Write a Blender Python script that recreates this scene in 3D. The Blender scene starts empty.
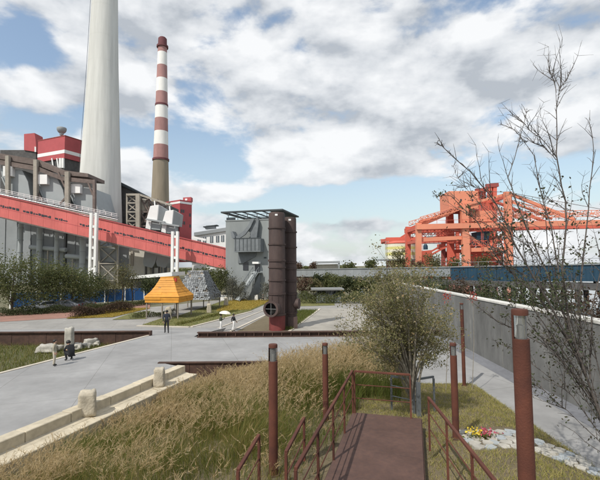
import bpy, bmesh, math, random
import numpy as np
from mathutils import Vector, Matrix, Euler, Quaternion
random.seed(7); RNG = np.random.default_rng(11)
C = bpy.context.scene.collection
SC = bpy.context.scene
R = math.radians

# ------------------------------------------------------------------ camera
CAMZ = 4.7
FOC = 400.0                                   # focal length in photo pixels (600 px wide)
PITCH = math.atan(26 / FOC); ROLL = -0.008
cam_d = bpy.data.cameras.new('camera'); cam = bpy.data.objects.new('camera', cam_d); C.objects.link(cam)
cam_d.sensor_fit = 'HORIZONTAL'; cam_d.sensor_width = 36; cam_d.lens = 36 * FOC / 600
cam_d.clip_start = 0.05; cam_d.clip_end = 6000
CROT = Matrix.Rotation(math.pi / 2 + PITCH, 3, 'X') @ Matrix.Rotation(ROLL, 3, 'Z')
cam.matrix_world = Matrix.Translation((0, 0, CAMZ)) @ CROT.to_4x4()
SC.camera = cam

def ray(px, py):
    return CROT @ Vector(((px - 300) / FOC, (240 - py) / FOC, -1))
def P(px, py, d):                              # point on the pixel's ray at depth d (world y)
    r = ray(px, py); t = d / r.y
    return Vector((r.x * t, d, CAMZ + r.z * t))
def G(px, py, z=0.0):                          # where the pixel's ray meets a level at height z
    r = ray(px, py); t = (z - CAMZ) / r.z
    return Vector((r.x * t, r.y * t, z))
def RP(px, py, p0, n):                         # where the pixel's ray meets a plane
    r = ray(px, py); o = Vector((0, 0, CAMZ)); t = (p0 - o).dot(n) / r.dot(n)
    return o + r * t

# ------------------------------------------------------------------ sun, sky, exposure
SUN_EL, SUN_AZ = R(50), R(-142)                # azimuth clockwise from +Y (view): behind the camera, to the left
sdir = Vector((math.sin(SUN_AZ) * math.cos(SUN_EL), math.cos(SUN_AZ) * math.cos(SUN_EL), math.sin(SUN_EL)))
sl = bpy.data.lights.new('sun', 'SUN'); sl.energy = 3.6; sl.angle = R(0.6); sl.color = (1, .955, .88)
so = bpy.data.objects.new('sun', sl); C.objects.link(so)
so.rotation_euler = (-sdir).to_track_quat('-Z', 'Y').to_euler()
SC.view_settings.view_transform = 'Standard'; SC.view_settings.look = 'None'
SC.view_settings.exposure = 0.12; SC.view_settings.gamma = 1.0
W = bpy.data.worlds.new('World'); SC.world = W; W.use_nodes = True

def world_sky():
    nt = W.node_tree; N = nt.nodes; L = nt.links; N.clear()
    out = N.new('ShaderNodeOutputWorld'); bg = N.new('ShaderNodeBackground'); bg.inputs[1].default_value = 0.1
    L.new(bg.outputs[0], out.inputs[0])
    sky = N.new('ShaderNodeTexSky'); sky.sky_type = 'NISHITA'; sky.sun_disc = False
    sky.sun_elevation = SUN_EL; sky.sun_rotation = SUN_AZ; sky.altitude = 10
    sky.air_density = 1.3; sky.dust_density = 1.6; sky.ozone_density = .9
    tc = N.new('ShaderNodeTexCoord')
    def m(op, a, b=None, c=None, clamp=False):
        n = N.new('ShaderNodeMath'); n.operation = op; n.use_clamp = clamp
        for i, v in enumerate((a, b, c)):
            if v is None: continue
            if isinstance(v, (int, float)): n.inputs[i].default_value = v
            else: L.new(v, n.inputs[i])
        return n.outputs[0]
    sep = N.new('ShaderNodeSeparateXYZ'); L.new(tc.outputs['Generated'], sep.inputs[0])
    X, Y, Z = sep.outputs
    az = m('ARCTAN2', X, Y); el = m('ARCSINE', Z)
    zz = m('ADD', m('MAXIMUM', Z, 0.0), 0.22)
    comb = N.new('ShaderNodeCombineXYZ'); L.new(m('DIVIDE', X, zz), comb.inputs[0]); L.new(m('DIVIDE', Y, zz), comb.inputs[1])
    def noise(vec, scale, detail, rough, off=(0, 0, 0), dist=0.0):
        mp = N.new('ShaderNodeMapping'); L.new(vec, mp.inputs[0]); mp.inputs['Location'].default_value = off
        n = N.new('ShaderNodeTexNoise'); L.new(mp.outputs[0], n.inputs['Vector'])
        n.inputs['Scale'].default_value = scale; n.inputs['Detail'].default_value = detail
        n.inputs['Roughness'].default_value = rough; n.inputs['Distortion'].default_value = dist
        return n.outputs['Fac']
    def blob(px, py, sx, sy, amp):
        r = ray(px, py).normalized(); a0 = math.atan2(r.x, r.y); e0 = math.asin(r.z)
        a = m('POWER', m('ABSOLUTE', m('DIVIDE', m('SUBTRACT', az, a0), sx / 430)), 2.0)
        e = m('POWER', m('ABSOLUTE', m('DIVIDE', m('SUBTRACT', el, e0), sy / 430)), 2.0)
        return m('MULTIPLY', m('EXPONENT', m('MULTIPLY', m('ADD', a, e), -1.0)), amp)
    def total(bs):
        s = bs[0]
        for b in bs[1:]: s = m('ADD', s, b)
        return s
    n1 = noise(comb.outputs[0], 1.5, 9, .52, (3.1, 1.7, 0), .25)
    sph = N.new('ShaderNodeMapping'); L.new(tc.outputs['Generated'], sph.inputs[0]); sph.inputs['Scale'].default_value = (1, 1, 1.9)
    n2 = noise(sph.outputs[0], 5.6, 8, .54, (0.4, 2.2, 5.0), .15)
    n2u = noise(sph.outputs[0], 5.6, 5, .5, (0.4, 2.2, 5.10), .15)
    n2b = noise(sph.outputs[0], 11.5, 6, .5, (3.4, 1.2, 2.0), .1)
    n2bu = noise(sph.outputs[0], 11.5, 4, .5, (3.4, 1.2, 2.05), .1)
    # where the photograph shows blue between the clouds, and where the cumulus heads stand
    gaps = total([blob(40, 50, 34, 30, -.34), blob(52, 118, 40, 17, -.30), blob(128, 140, 34, 13, -.26),
                  blob(205, 163, 62, 20, -.42), blob(345, 199, 115, 13, -.52), blob(215, 210, 60, 10, -.16),
                  blob(480, 176, 100, 15, -.22), blob(425, 212, 60, 15, -.26), blob(-60, 60, 60, 60, -.2), blob(318, 218, 60, 7, -.12), blob(205, 42, 16, 9, -.2),
                  blob(320, 155, 62, 16, .34), blob(230, 194, 38, 9, .36), blob(136, 168, 22, 20, .22), blob(60, 92, 60, 18, .16),
                  blob(370, 178, 34, 8, .12), blob(350, 90, 240, 50, .18), blob(390, 224, 80, 6, .16)])
    cov = m('ADD', m('ADD', m('MULTIPLY', m('SUBTRACT', n1, .5), .5), m('ADD', m('MULTIPLY', m('SUBTRACT', n2, .5), 1.15), m('MULTIPLY', m('SUBTRACT', n2b, .5), .24))), m('ADD', gaps, .57))
    sm = N.new('ShaderNodeMapRange'); sm.interpolation_type = 'SMOOTHSTEP'; L.new(cov, sm.inputs[0])
    sm.inputs[1].default_value = .40; sm.inputs[2].default_value = .60
    # light and grey inside the cloud layer
    n3 = noise(sph.outputs[0], 4.0, 7, .5, (1.4, 2.2, 4.75), .1)
    n4 = noise(comb.outputs[0], 1.1, 6, .5, (7.0, 4.0, 0), .2)
    tone = total([blob(165, 75, 60, 24, .22), blob(430, 78, 34, 22, .2), blob(505, 118, 60, 18, .24), blob(330, 143, 50, 10, .3), blob(228, 187, 34, 6, .25),
                  blob(500, 55, 70, 14, -.14), blob(335, 112, 60, 14, -.2), blob(440, 130, 50, 18, -.2), blob(340, 172, 60, 8, -.1), blob(230, 188, 30, 7, .12), blob(60, 78, 40, 9, -.06)])
    relief = m('ADD', m('MULTIPLY', m('SUBTRACT', n2, n2u), 1.75), m('MULTIPLY', m('SUBTRACT', n2b, n2bu), .7))      # lit heads, grey bases
    lum = m('ADD', m('ADD', m('ADD', relief, m('MULTIPLY', m('SUBTRACT', n3, .5), .5)), m('MULTIPLY', m('SUBTRACT', n4, .5), .5)), m('ADD', tone, .54))
    cr = N.new('ShaderNodeValToRGB'); L.new(lum, cr.inputs[0])
    e = cr.color_ramp.elements
    e[0].position = .2; e[0].color = (.46, .495, .54, 1)
    e[1].position = .86; e[1].color = (.90, .91, .92, 1)
    e2 = cr.color_ramp.elements.new(.5); e2.color = (.69, .715, .745, 1)
    sc_ = N.new('ShaderNodeVectorMath'); sc_.operation = 'SCALE'; L.new(cr.outputs[0], sc_.inputs[0]); sc_.inputs['Scale'].default_value = 10.0
    hz = N.new('ShaderNodeMapRange'); L.new(Z, hz.inputs[0]); hz.interpolation_type = 'SMOOTHSTEP'
    hz.inputs[1].default_value = -.02; hz.inputs[2].default_value = .42; hz.inputs[3].default_value = .62; hz.inputs[4].default_value = .10
    skys = N.new('ShaderNodeVectorMath'); skys.operation = 'SCALE'; L.new(sky.outputs[0], skys.inputs[0]); skys.inputs['Scale'].default_value = SKYK
    veil = N.new('ShaderNodeMix'); veil.data_type = 'RGBA'; L.new(hz.outputs[0], veil.inputs['Factor'])
    L.new(skys.outputs[0], veil.inputs['A']); veil.inputs['B'].default_value = (6.1, 7.2, 7.8, 1)
    mix = N.new('ShaderNodeMix'); mix.data_type = 'RGBA'; L.new(m('MULTIPLY', sm.outputs[0], .96), mix.inputs['Factor'])
    L.new(veil.outputs['Result'], mix.inputs['A']); L.new(sc_.outputs[0], mix.inputs['B'])
    L.new(mix.outputs['Result'], bg.inputs[0])
SKYK = 1.5
world_sky()

# ------------------------------------------------------------------ materials
MATS = {}
def mat(name, col, rough=.8, metal=0.0, var=.16, scale=3.0, bump=.15, bscale=40, col2=None, stain=.12, stretch=(1, 1, 1), spec=.4):
    m = bpy.data.materials.new(name); m.use_nodes = True; MATS[name] = m
    nt = m.node_tree; N = nt.nodes; L = nt.links; b = N['Principled BSDF']
    b.inputs['Roughness'].default_value = rough; b.inputs['Metallic'].default_value = metal
    b.inputs['Specular IOR Level'].default_value = spec
    tc = N.new('ShaderNodeTexCoord'); mp = N.new('ShaderNodeMapping'); L.new(tc.outputs['Object'], mp.inputs[0]); mp.inputs['Scale'].default_value = stretch
    n = N.new('ShaderNodeTexNoise'); L.new(mp.outputs[0], n.inputs['Vector']); n.inputs['Scale'].default_value = scale; n.inputs['Detail'].default_value = 8; n.inputs['Roughness'].default_value = .62
    cr = N.new('ShaderNodeValToRGB'); L.new(n.outputs['Fac'], cr.inputs[0])
    c2 = col2 or tuple(min(1, c * (1 + var)) for c in col); c1 = tuple(c * (1 - var) for c in col) if col2 is None else col
    cr.color_ramp.elements[0].position = .32; cr.color_ramp.elements[0].color = (*c1, 1)
    cr.color_ramp.elements[1].position = .68; cr.color_ramp.elements[1].color = (*c2, 1)
    n2 = N.new('ShaderNodeTexNoise'); L.new(mp.outputs[0], n2.inputs['Vector']); n2.inputs['Scale'].default_value = scale * .17; n2.inputs['Detail'].default_value = 5
    mr = N.new('ShaderNodeMapRange'); L.new(n2.outputs['Fac'], mr.inputs[0]); mr.inputs[1].default_value = .35; mr.inputs[2].default_value = .7
    mr.inputs[3].default_value = 1 - stain; mr.inputs[4].default_value = 1 + stain * .6
    mx = N.new('ShaderNodeVectorMath'); mx.operation = 'SCALE'; L.new(cr.outputs[0], mx.inputs[0]); L.new(mr.outputs[0], mx.inputs['Scale'])
    L.new(mx.outputs[0], b.inputs['Base Color'])
    if bump:
        n3 = N.new('ShaderNodeTexNoise'); L.new(tc.outputs['Object'], n3.inputs['Vector']); n3.inputs['Scale'].default_value = bscale; n3.inputs['Detail'].default_value = 5
        bp = N.new('ShaderNodeBump'); bp.inputs['Strength'].default_value = bump; bp.inputs['Distance'].default_value = .02; L.new(n3.outputs['Fac'], bp.inputs['Height'])
        L.new(bp.outputs[0], b.inputs['Normal'])
    return m

def leafmat(name, cols, trans=.35, rough=.6):
    m = bpy.data.materials.new(name); m.use_nodes = True; MATS[name] = m
    nt = m.node_tree; N = nt.nodes; L = nt.links; b = N['Principled BSDF']; out = N['Material Output']
    b.inputs['Roughness'].default_value = rough; b.inputs['Specular IOR Level'].default_value = .25
    g = N.new('ShaderNodeNewGeometry'); cr = N.new('ShaderNodeValToRGB'); L.new(g.outputs['Random Per Island'], cr.inputs[0])
    el = cr.color_ramp.elements
    while len(el) < len(cols): el.new(.5)
    for i, c in enumerate(cols):
        el[i].position = i / (len(cols) - 1); el[i].color = (*c, 1)
    L.new(cr.outputs[0], b.inputs['Base Color'])
    t = N.new('ShaderNodeBsdfTranslucent'); L.new(cr.outputs[0], t.inputs[0])
    mx = N.new('ShaderNodeMixShader'); mx.inputs[0].default_value = trans
    L.new(b.outputs[0], mx.inputs[1]); L.new(t.outputs[0], mx.inputs[2]); L.new(mx.outputs[0], out.inputs[0])
    return m

def jointed(m, size, amt):                       # faint saw-cut joints and patch-to-patch tone of poured paving
    nt = m.node_tree; N = nt.nodes; L = nt.links; b = N['Principled BSDF']; src = b.inputs['Base Color'].links[0].from_socket
    tc = N.new('ShaderNodeTexCoord'); mp = N.new('ShaderNodeMapping'); mp.inputs['Rotation'].default_value = (0, 0, R(-17.7)); L.new(tc.outputs['Object'], mp.inputs[0])
    br = N.new('ShaderNodeTexBrick'); L.new(mp.outputs[0], br.inputs['Vector']); br.offset = 0; br.inputs['Scale'].default_value = 1.0; br.inputs['Brick Width'].default_value = size; br.inputs['Row Height'].default_value = size * 1.3
    br.inputs['Mortar Size'].default_value = .012; br.inputs['Color1'].default_value = (1, 1, 1, 1); br.inputs['Color2'].default_value = (1 - amt,) * 3 + (1,); br.inputs['Mortar'].default_value = (.66, .65, .63, 1)
    mx = N.new('ShaderNodeMix'); mx.data_type = 'RGBA'; mx.blend_type = 'MULTIPLY'; mx.inputs['Factor'].default_value = 1; L.new(src, mx.inputs['A']); L.new(br.outputs['Color'], mx.inputs['B']); L.new(mx.outputs['Result'], b.inputs['Base Color'])
def ribbed(m, scale, axis='Z', strength=.5, dist=.03):
    nt = m.node_tree; N = nt.nodes; L = nt.links; b = N['Principled BSDF']
    tc = N.new('ShaderNodeTexCoord'); w = N.new('ShaderNodeTexWave'); w.wave_type = 'BANDS'; w.bands_direction = axis
    L.new(tc.outputs['Object'], w.inputs['Vector']); w.inputs['Scale'].default_value = scale; w.inputs['Distortion'].default_value = 0
    bp = N.new('ShaderNodeBump'); bp.inputs['Strength'].default_value = strength; bp.inputs['Distance'].default_value = dist
    L.new(w.outputs['Fac'], bp.inputs['Height'])
    old = b.inputs['Normal'].links
    if old: L.new(old[0].from_socket, bp.inputs['Normal'])
    L.new(bp.outputs[0], b.inputs['Normal'])

mat('plaza', (.285, .283, .278), .85, var=.07, scale=2.6, bump=.12, bscale=120, stain=.17)
mat('court', (.285, .275, .255), .88, var=.09, scale=3, bump=.12, bscale=90, stain=.14)
mat('court_beige', (.33, .31, .27), .88, var=.10, scale=2.2, bump=.12, bscale=90, stain=.16)
mat('path', (.30, .297, .29), .85, var=.05, scale=5, bump=.12, bscale=120, stain=.08)
jointed(MATS['plaza'], 3.2, .05); jointed(MATS['path'], 3.0, .05); jointed(MATS['court_beige'], 2.4, .09); jointed(MATS['court'], 2.8, .07)
mat('gutter', (.17, .175, .19), .85, var=.12, scale=5, stain=.15)
mat('ground', (.10, .105, .055), .95, var=.3, scale=.5, bump=.5, bscale=6, col2=(.17, .15, .09))
mat('soil', (.12, .10, .06), .95, var=.3, scale=5, bump=.6, bscale=30, col2=(.16, .125, .075))
mat('planter_soil', (.13, .11, .06), .95, scale=3, bump=.6, bscale=20, col2=(.09, .10, .04))
mat('lawn', (.10, .115, .035), .95, scale=2.2, bump=.6, bscale=60, col2=(.20, .18, .065))
mat('lawn_yellow', (.36, .26, .06), .95, scale=1.5, bump=.6, bscale=40, col2=(.25, .22, .07))
mat('red_pave', (.25, .13, .10), .9, scale=2, col2=(.30, .17, .13))
mat('strip', (.52, .47, .39), .85, var=.1)
mat('stone_kerb', (.50, .44, .33), .85, var=.14, scale=5, bump=.3, bscale=50, stain=.16)
mat('stone', (.46, .41, .32), .9, var=.2, scale=4, bump=.9, bscale=16, stain=.22)
mat('stone_grey', (.42, .40, .35), .9, var=.2, scale=4, bump=.8, bscale=16, stain=.25)
mat('corten', (.085, .030, .021), .84, var=.3, scale=3.2, bump=.25, bscale=60, col2=(.15, .05, .029), stain=.38)
mat('corten_dark', (.055, .032, .025), .82, scale=5, bump=.3, bscale=50, col2=(.095, .052, .036), stain=.3)
mat('corten_deck', (.082, .048, .040), .72, scale=9, bump=.2, bscale=150, col2=(.115, .064, .049), stain=.2)
mat('lamp_metal', (.45, .44, .43), .35, 1.0, var=.1)
mat('grey_rail', (.20, .22, .24), .5, .6, var=.1)
mat('floodwall', (.165, .165, .158), .9, var=.16, scale=3.5, bump=.25, bscale=30, stain=.28, stretch=(1, 1, .4))
mat('coping', (.55, .54, .50), .85, var=.1)
mat('stack', (.60, .60, .565), .9, var=.09, scale=.8, bump=.1, bscale=8, stain=.14, stretch=(1, 1, .06))
mat('chimney_red', (.37, .205, .19), .85, var=.1, scale=.6, stain=.15, stretch=(1, 1, .3))
mat('chimney_cap', (.15, .055, .06), .85, var=.1, scale=.6)
mat('chimney_white', (.78, .77, .73), .85, var=.05, scale=.6, stain=.1, stretch=(1, 1, .3))
mat('chimney_tan', (.30, .255, .19), .88, var=.12, scale=.5, stain=.15, stretch=(1, 1, .15))
mat('red_clad', (.60, .145, .13), .6, var=.09, scale=1.2, bump=0, stain=.13, stretch=(1, 1, .3))
ribbed(MATS['red_clad'], 1.2, 'X', .35, .05)
mat('red_build', (.42, .082, .088), .65, var=.07, scale=.5, bump=0, stain=.1)
mat('white_paint', (.78, .78, .76), .6, var=.04, scale=.6, bump=.05, stain=.07)
mat('window_dark', (.03, .033, .04), .2, var=.3, scale=1, bump=0, spec=.6)
mat('glass_grey', (.10, .12, .14), .12, var=.2, scale=.5, bump=0, spec=.7)
mat('casing', (.34, .365, .37), .65, var=.05, scale=.4, bump=.1, bscale=3, stain=.1)
mat('casing_dark', (.29, .31, .32), .7, var=.07, scale=.4, bump=.1, bscale=3, stain=.12)
mat('steel_brown', (.16, .125, .11), .8, var=.2, scale=1, bump=0, stain=.2)
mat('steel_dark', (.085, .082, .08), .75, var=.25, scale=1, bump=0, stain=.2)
mat('steel_tan', (.34, .31, .26), .75, var=.12, scale=1, bump=0, stain=.15)
mat('silver', (.55, .56, .57), .35, .8, var=.1)
mat('cream', (.52, .50, .44), .85, var=.07, scale=.6, stain=.12)
mat('tower', (.255, .275, .275), .88, var=.06, scale=.8, bump=.15, bscale=8, stain=.13, stretch=(1, 1, .35))
mat('tower_steel', (.15, .165, .175), .7, var=.15, scale=1.5, stain=.2)
mat('roof_dark', (.05, .06, .066), .7, var=.2, scale=1)
mat('vessel', (.056, .037, .034), .7, scale=2.2, bump=.25, bscale=20, col2=(.09, .059, .051), stain=.25, stretch=(1, 1, .4))
mat('vessel_red', (.17, .038, .035), .7, scale=2, bump=.2, stain=.25)
mat('hut_yellow', (.60, .265, .028), .6, var=.12, scale=2, bump=.25, bscale=20, stain=.14)
mat('hut_red', (.45, .05, .03), .6)
mat('hut_grey', (.12, .13, .14), .6, .2, var=.3, scale=3, bump=.3, col2=(.27, .285, .29), stain=.2)
mat('wood_grey', (.24, .21, .17), .85, var=.2, scale=4)
mat('blue_fence', (.03, .12, .34), .55, var=.1, scale=.8, bump=0, stain=.15)
ribbed(MATS['blue_fence'], 2.0, 'X', .4, .04)
mat('blue_gallery', (.014, .05, .085), .6, var=.12, scale=.6, bump=0, stain=.2)
ribbed(MATS['blue_gallery'], .9, 'X', .4, .05)
mat('grey_gallery', (.25, .27, .28), .7, var=.1, scale=.5, bump=0, stain=.18)
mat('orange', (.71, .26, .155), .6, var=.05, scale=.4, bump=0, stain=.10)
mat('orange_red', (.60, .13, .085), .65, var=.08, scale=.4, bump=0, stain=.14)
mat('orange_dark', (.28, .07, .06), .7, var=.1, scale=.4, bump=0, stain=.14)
mat('bark_grey', (.26, .235, .19), .9, var=.25, scale=12, bump=.5, bscale=60)
mat('bark_dark', (.105, .09, .08), .9, var=.25, scale=12, bump=.5, bscale=60)
mat('bark_brown', (.11, .085, .06), .9, var=.25, scale=8, bump=.5, bscale=40)
mat('skin', (.50, .30, .21), .6, var=.04)
mat('hair', (.012, .011, .011), .5, var=.2)
mat('cloth_black', (.018, .019, .022), .85, var=.2); mat('cloth_white', (.72, .71, .69), .85, var=.05)
mat('cloth_navy', (.03, .035, .05), .85, var=.2); mat('cloth_khaki', (.50, .45, .36), .85, var=.08)
mat('cloth_stripe', (.36, .33, .25), .85, var=.1); ribbed(MATS['cloth_stripe'], 8, 'Z', .3)
mat('cloth_olive', (.06, .07, .045), .85, var=.15); mat('cloth_grey', (.22, .22, .23), .85, var=.1)
mat('umbrella', (.80, .76, .66), .6, var=.04); mat('shoe', (.03, .028, .028), .6)
mat('car_white', (.75, .76, .77), .3, var=.02, bump=0, stain=.03); mat('car_grey', (.25, .26, .28), .3, .3, var=.02, bump=0, stain=.03)
mat('tyre', (.015, .015, .015), .85); mat('lens_red', (.35, .02, .02), .3)
mat('kiosk', (.20, .205, .20), .8, var=.1, scale=1.5, stain=.15)
mat('planter_white', (.70, .69, .66), .8, var=.06)
mat('yellow_band', (.62, .58, .22), .7, var=.1)
mat('ivory', (.72, .69, .55), .7, var=.06, scale=.6)
w_ = mat('water', (.16, .19, .20), .12, var=.1, scale=.3, bump=.35, bscale=1.4, spec=.6)
gl = mat('lamp_glass', (.72, .74, .73), .08, bump=0, var=.02); gl.node_tree.nodes['Principled BSDF'].inputs['Transmission Weight'].default_value = .85
leafmat('leaf_dark', [(.04, .055, .024), (.065, .082, .032), (.09, .10, .04), (.05, .065, .03)], .4)
leafmat('leaf_mid', [(.07, .092, .035), (.105, .125, .045), (.15, .15, .06), (.09, .10, .04)], .45)
leafmat('leaf_olive', [(.09, .092, .04), (.14, .13, .058), (.20, .175, .085), (.10, .11, .042)], .45)
leafmat('leaf_shrub', [(.15, .155, .06), (.23, .215, .095), (.34, .295, .17), (.17, .18, .07), (.26, .21, .105)], .5)
leafmat('leaf_grey', [(.09, .095, .075), (.13, .13, .10), (.17, .165, .13), (.10, .10, .07)])
leafmat('leaf_brown', [(.10, .062, .045), (.15, .09, .06), (.075, .06, .04)])
leafmat('leaf_bare', [(.05, .06, .032), (.08, .07, .042), (.065, .09, .04)])
leafmat('leaf_red', [(.36, .05, .045), (.45, .08, .06)])
leafmat('hedge_brown', [(.06, .038, .026), (.10, .062, .04), (.05, .042, .025)])
leafmat('hedge_green', [(.045, .06, .02), (.08, .09, .03), (.11, .11, .04)])
leafmat('reed_blade', [(.125, .135, .03), (.19, .17, .045), (.31, .24, .075), (.17, .16, .045), (.34, .265, .10)], .45)
leafmat('reed_green', [(.06, .095, .018), (.105, .14, .028), (.165, .18, .04), (.13, .125, .035)], .45)
leafmat('reed_plume', [(.45, .33, .17), (.53, .41, .23), (.37, .27, .13), (.58, .47, .30)], .5)
leafmat('turf', [(.18, .21, .045), (.28, .27, .07), (.46, .39, .15), (.34, .31, .095), (.54, .45, .21)], .45)
leafmat('turf_green', [(.07, .10, .02), (.12, .14, .03), (.17, .16, .04), (.20, .17, .05)], .35)
leafmat('turf_yellow', [(.38, .27, .05), (.46, .34, .08), (.25, .23, .06)], .35)
leafmat('flower_yellow', [(.75, .55, .05), (.8, .65, .1)]); leafmat('flower_pink', [(.65, .18, .25), (.5, .08, .12)])

# ------------------------------------------------------------------ mesh helpers
def link(o, parent=None):
    C.objects.link(o)
    if parent: o.parent = parent
    return o
ORG = {}
def thing(name, label, cat, loc=(0, 0, 0), rz=0.0, group=None):
    o = bpy.data.objects.new(name, None); o.location = loc; o.rotation_euler = (0, 0, rz); o.empty_display_size = .3
    o['label'] = label; o['category'] = cat
    if group: o['group'] = group
    link(o); ORG[o.name] = (Vector(loc), rz); return o
def tag(o, label, cat, group=None):
    o['label'] = label; o['category'] = cat
    if group: o['group'] = group
    return o
def root_org(p):
    while p and p.parent: p = p.parent
    return ORG.get(p.name, (Vector((0, 0, 0)), 0.0)) if p else (Vector((0, 0, 0)), 0.0)

class MB:
    def __init__(s): s.v = []; s.f = []
    def add(s, vs, fs):
        n = len(s.v); s.v += [Vector(v) for v in vs]; s.f += [tuple(i + n for i in f) for f in fs]; return s
    def box(s, c, d, rot=None):
        c = Vector(c); h = Vector(d) / 2
        vs = [Vector((x * h.x, y * h.y, z * h.z)) for x in (-1, 1) for y in (-1, 1) for z in (-1, 1)]
        if rot is not None: vs = [rot @ v for v in vs]
        return s.add([v + c for v in vs], [(0, 1, 3, 2), (4, 6, 7, 5), (0, 4, 5, 1), (2, 3, 7, 6), (0, 2, 6, 4), (1, 5, 7, 3)])
    def bar(s, p, q, w, h=None, up=(0, 0, 1)):
        p = Vector(p); q = Vector(q); h = h or w; a = (q - p).normalized(); u = Vector(up)
        if abs(a.dot(u)) > .98: u = Vector((0, 1, 0))
        x = a.cross(u).normalized() * w / 2; y = x.cross(a).normalized() * h / 2
        vs = [e + i * x + j * y for e in (p, q) for (i, j) in ((-1, -1), (1, -1), (1, 1), (-1, 1))]
        return s.add(vs, [(0, 1, 2, 3), (7, 6, 5, 4), (0, 4, 5, 1), (1, 5, 6, 2), (2, 6, 7, 3), (3, 7, 4, 0)])
    def tube(s, p, q, r0, r1=None, n=8, cap=True):
        p = Vector(p); q = Vector(q); r1 = r0 if r1 is None else r1; a = (q - p).normalized()
        u = Vector((0, 0, 1)) if abs(a.z) < .95 else Vector((1, 0, 0))
        x = a.cross(u).normalized(); y = a.cross(x)
        vs = []
        for e, r in ((p, r0), (q, r1)):
            for k in range(n):
                t = 2 * math.pi * k / n; vs.append(e + x * math.cos(t) * r + y * math.sin(t) * r)
        fs = [(k, (k + 1) % n, n + (k + 1) % n, n + k) for k in range(n)]
        if cap: fs += [tuple(range(n - 1, -1, -1)), tuple(range(n, 2 * n))]
        return s.add(vs, fs)
    def poly_tube(s, pts, rads, n=6):
        for i in range(len(pts) - 1): s.tube(pts[i], pts[i + 1], rads[i], rads[i + 1], n, cap=(i == 0 or i == len(pts) - 2))
        return s
    def lathe(s, prof, c=(0, 0, 0), n=24, capb=True, capt=True):
        c = Vector(c); vs = []
        for r, z in prof:
            for k in range(n):
                t = 2 * math.pi * k / n; vs.append(c + Vector((r * math.cos(t), r * math.sin(t), z)))
        fs = []
        for i in range(len(prof) - 1):
            for k in range(n):
                a = i * n + k; b = i * n + (k + 1) % n; fs.append((a, b, b + n, a + n))
        if capb: fs.append(tuple(range(n - 1, -1, -1)))
        if capt: fs.append(tuple(range((len(prof) - 1) * n, len(prof) * n)))
        return s.add(vs, fs)
    def prism(s, pts, ext):                     # planar outline swept along ext
        pts = [Vector(p) for p in pts]; e = Vector(ext); n = len(pts)
        return s.add(pts + [p + e for p in pts], [tuple(range(n)), tuple(range(2 * n - 1, n - 1, -1))] + [(i, i + n, (i + 1) % n + n, (i + 1) % n) for i in range(n)])
    def build(s, name, m, parent=None, smooth=False, bevel=0, local=False, seg=1):
        me = bpy.data.meshes.new(name)
        org, rz = root_org(parent)
        vs = s.v
        if not local and parent is not None:
            inv = Matrix.Rotation(-rz, 3, 'Z'); vs = [inv @ (v - org) for v in vs]
        me.from_pydata([tuple(v) for v in vs], [], s.f)
        bm = bmesh.new(); bm.from_mesh(me); bmesh.ops.recalc_face_normals(bm, faces=bm.faces); bm.to_mesh(me); bm.free()
        me.materials.append(MATS[m] if isinstance(m, str) else m)
        if smooth:
            for p in me.polygons: p.use_smooth = len(p.vertices) == 4
            me.set_sharp_from_angle(angle=R(42))
        o = bpy.data.objects.new(name, me); link(o, parent)
        if bevel:
            b = o.modifiers.new('bevel', 'BEVEL'); b.width = bevel; b.segments = seg; b.limit_method = 'ANGLE'
        return o

def struct(o): o['kind'] = 'structure'; return o
def stuff(o): o['kind'] = 'stuff'; return o
def npmesh(name, V, F, m, parent=None):
    me = bpy.data.meshes.new(name); V = np.asarray(V, dtype=np.float32); F = np.asarray(F, dtype=np.int32)
    me.vertices.add(len(V)); me.vertices.foreach_set('co', V.ravel())
    k = F.shape[1]; me.loops.add(F.size); me.loops.foreach_set('vertex_index', F.ravel())
    me.polygons.add(len(F)); me.polygons.foreach_set('loop_start', np.arange(0, F.size, k, dtype=np.int32))
    me.polygons.foreach_set('loop_total', np.full(len(F), k, dtype=np.int32))
    me.update(calc_edges=True); me.materials.append(MATS[m])
    o = bpy.data.objects.new(name, me); return link(o, parent)
def leaf_quads(pos, size, aspect=1.8, droop=0.0):   # one diamond leaf per point
    n = len(pos); a = RNG.normal(size=(n, 3)); a[:, 2] -= droop; a /= np.linalg.norm(a, axis=1)[:, None]
    b = np.cross(a, RNG.normal(size=(n, 3))); b /= np.linalg.norm(b, axis=1)[:, None]
    L = (size * (.6 + .8 * RNG.random(n)))[:, None]; w = L / aspect
    V = np.stack([pos - a * L * .5, pos + b * w * .5, pos + a * L * .5, pos - b * w * .5], 1).reshape(-1, 3)
    return V, np.arange(4 * n).reshape(n, 4)
def sheet(name, pts, m, z=None, thick=0.0):
    b = MB(); pts = [Vector((p[0], p[1], p[2] if z is None else z)) for p in pts]
    if thick: b.prism(pts, (0, 0, -thick))
    else: b.add(pts, [tuple(range(len(pts)))])
    return struct(b.build(name, m))
def copy_thing(o, loc, rz=0.0, scale=1.0, label=None):
    c = o.copy(); C.objects.link(c); c.location = loc; c.rotation_euler = (0, 0, rz); c.scale = (scale,) * 3
    if label: c['label'] = label
    for ch in o.children:
        k = ch.copy(); C.objects.link(k); k.parent = c
        for g in ch.children:
            q = g.copy(); C.objects.link(q); q.parent = k
    return c

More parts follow.
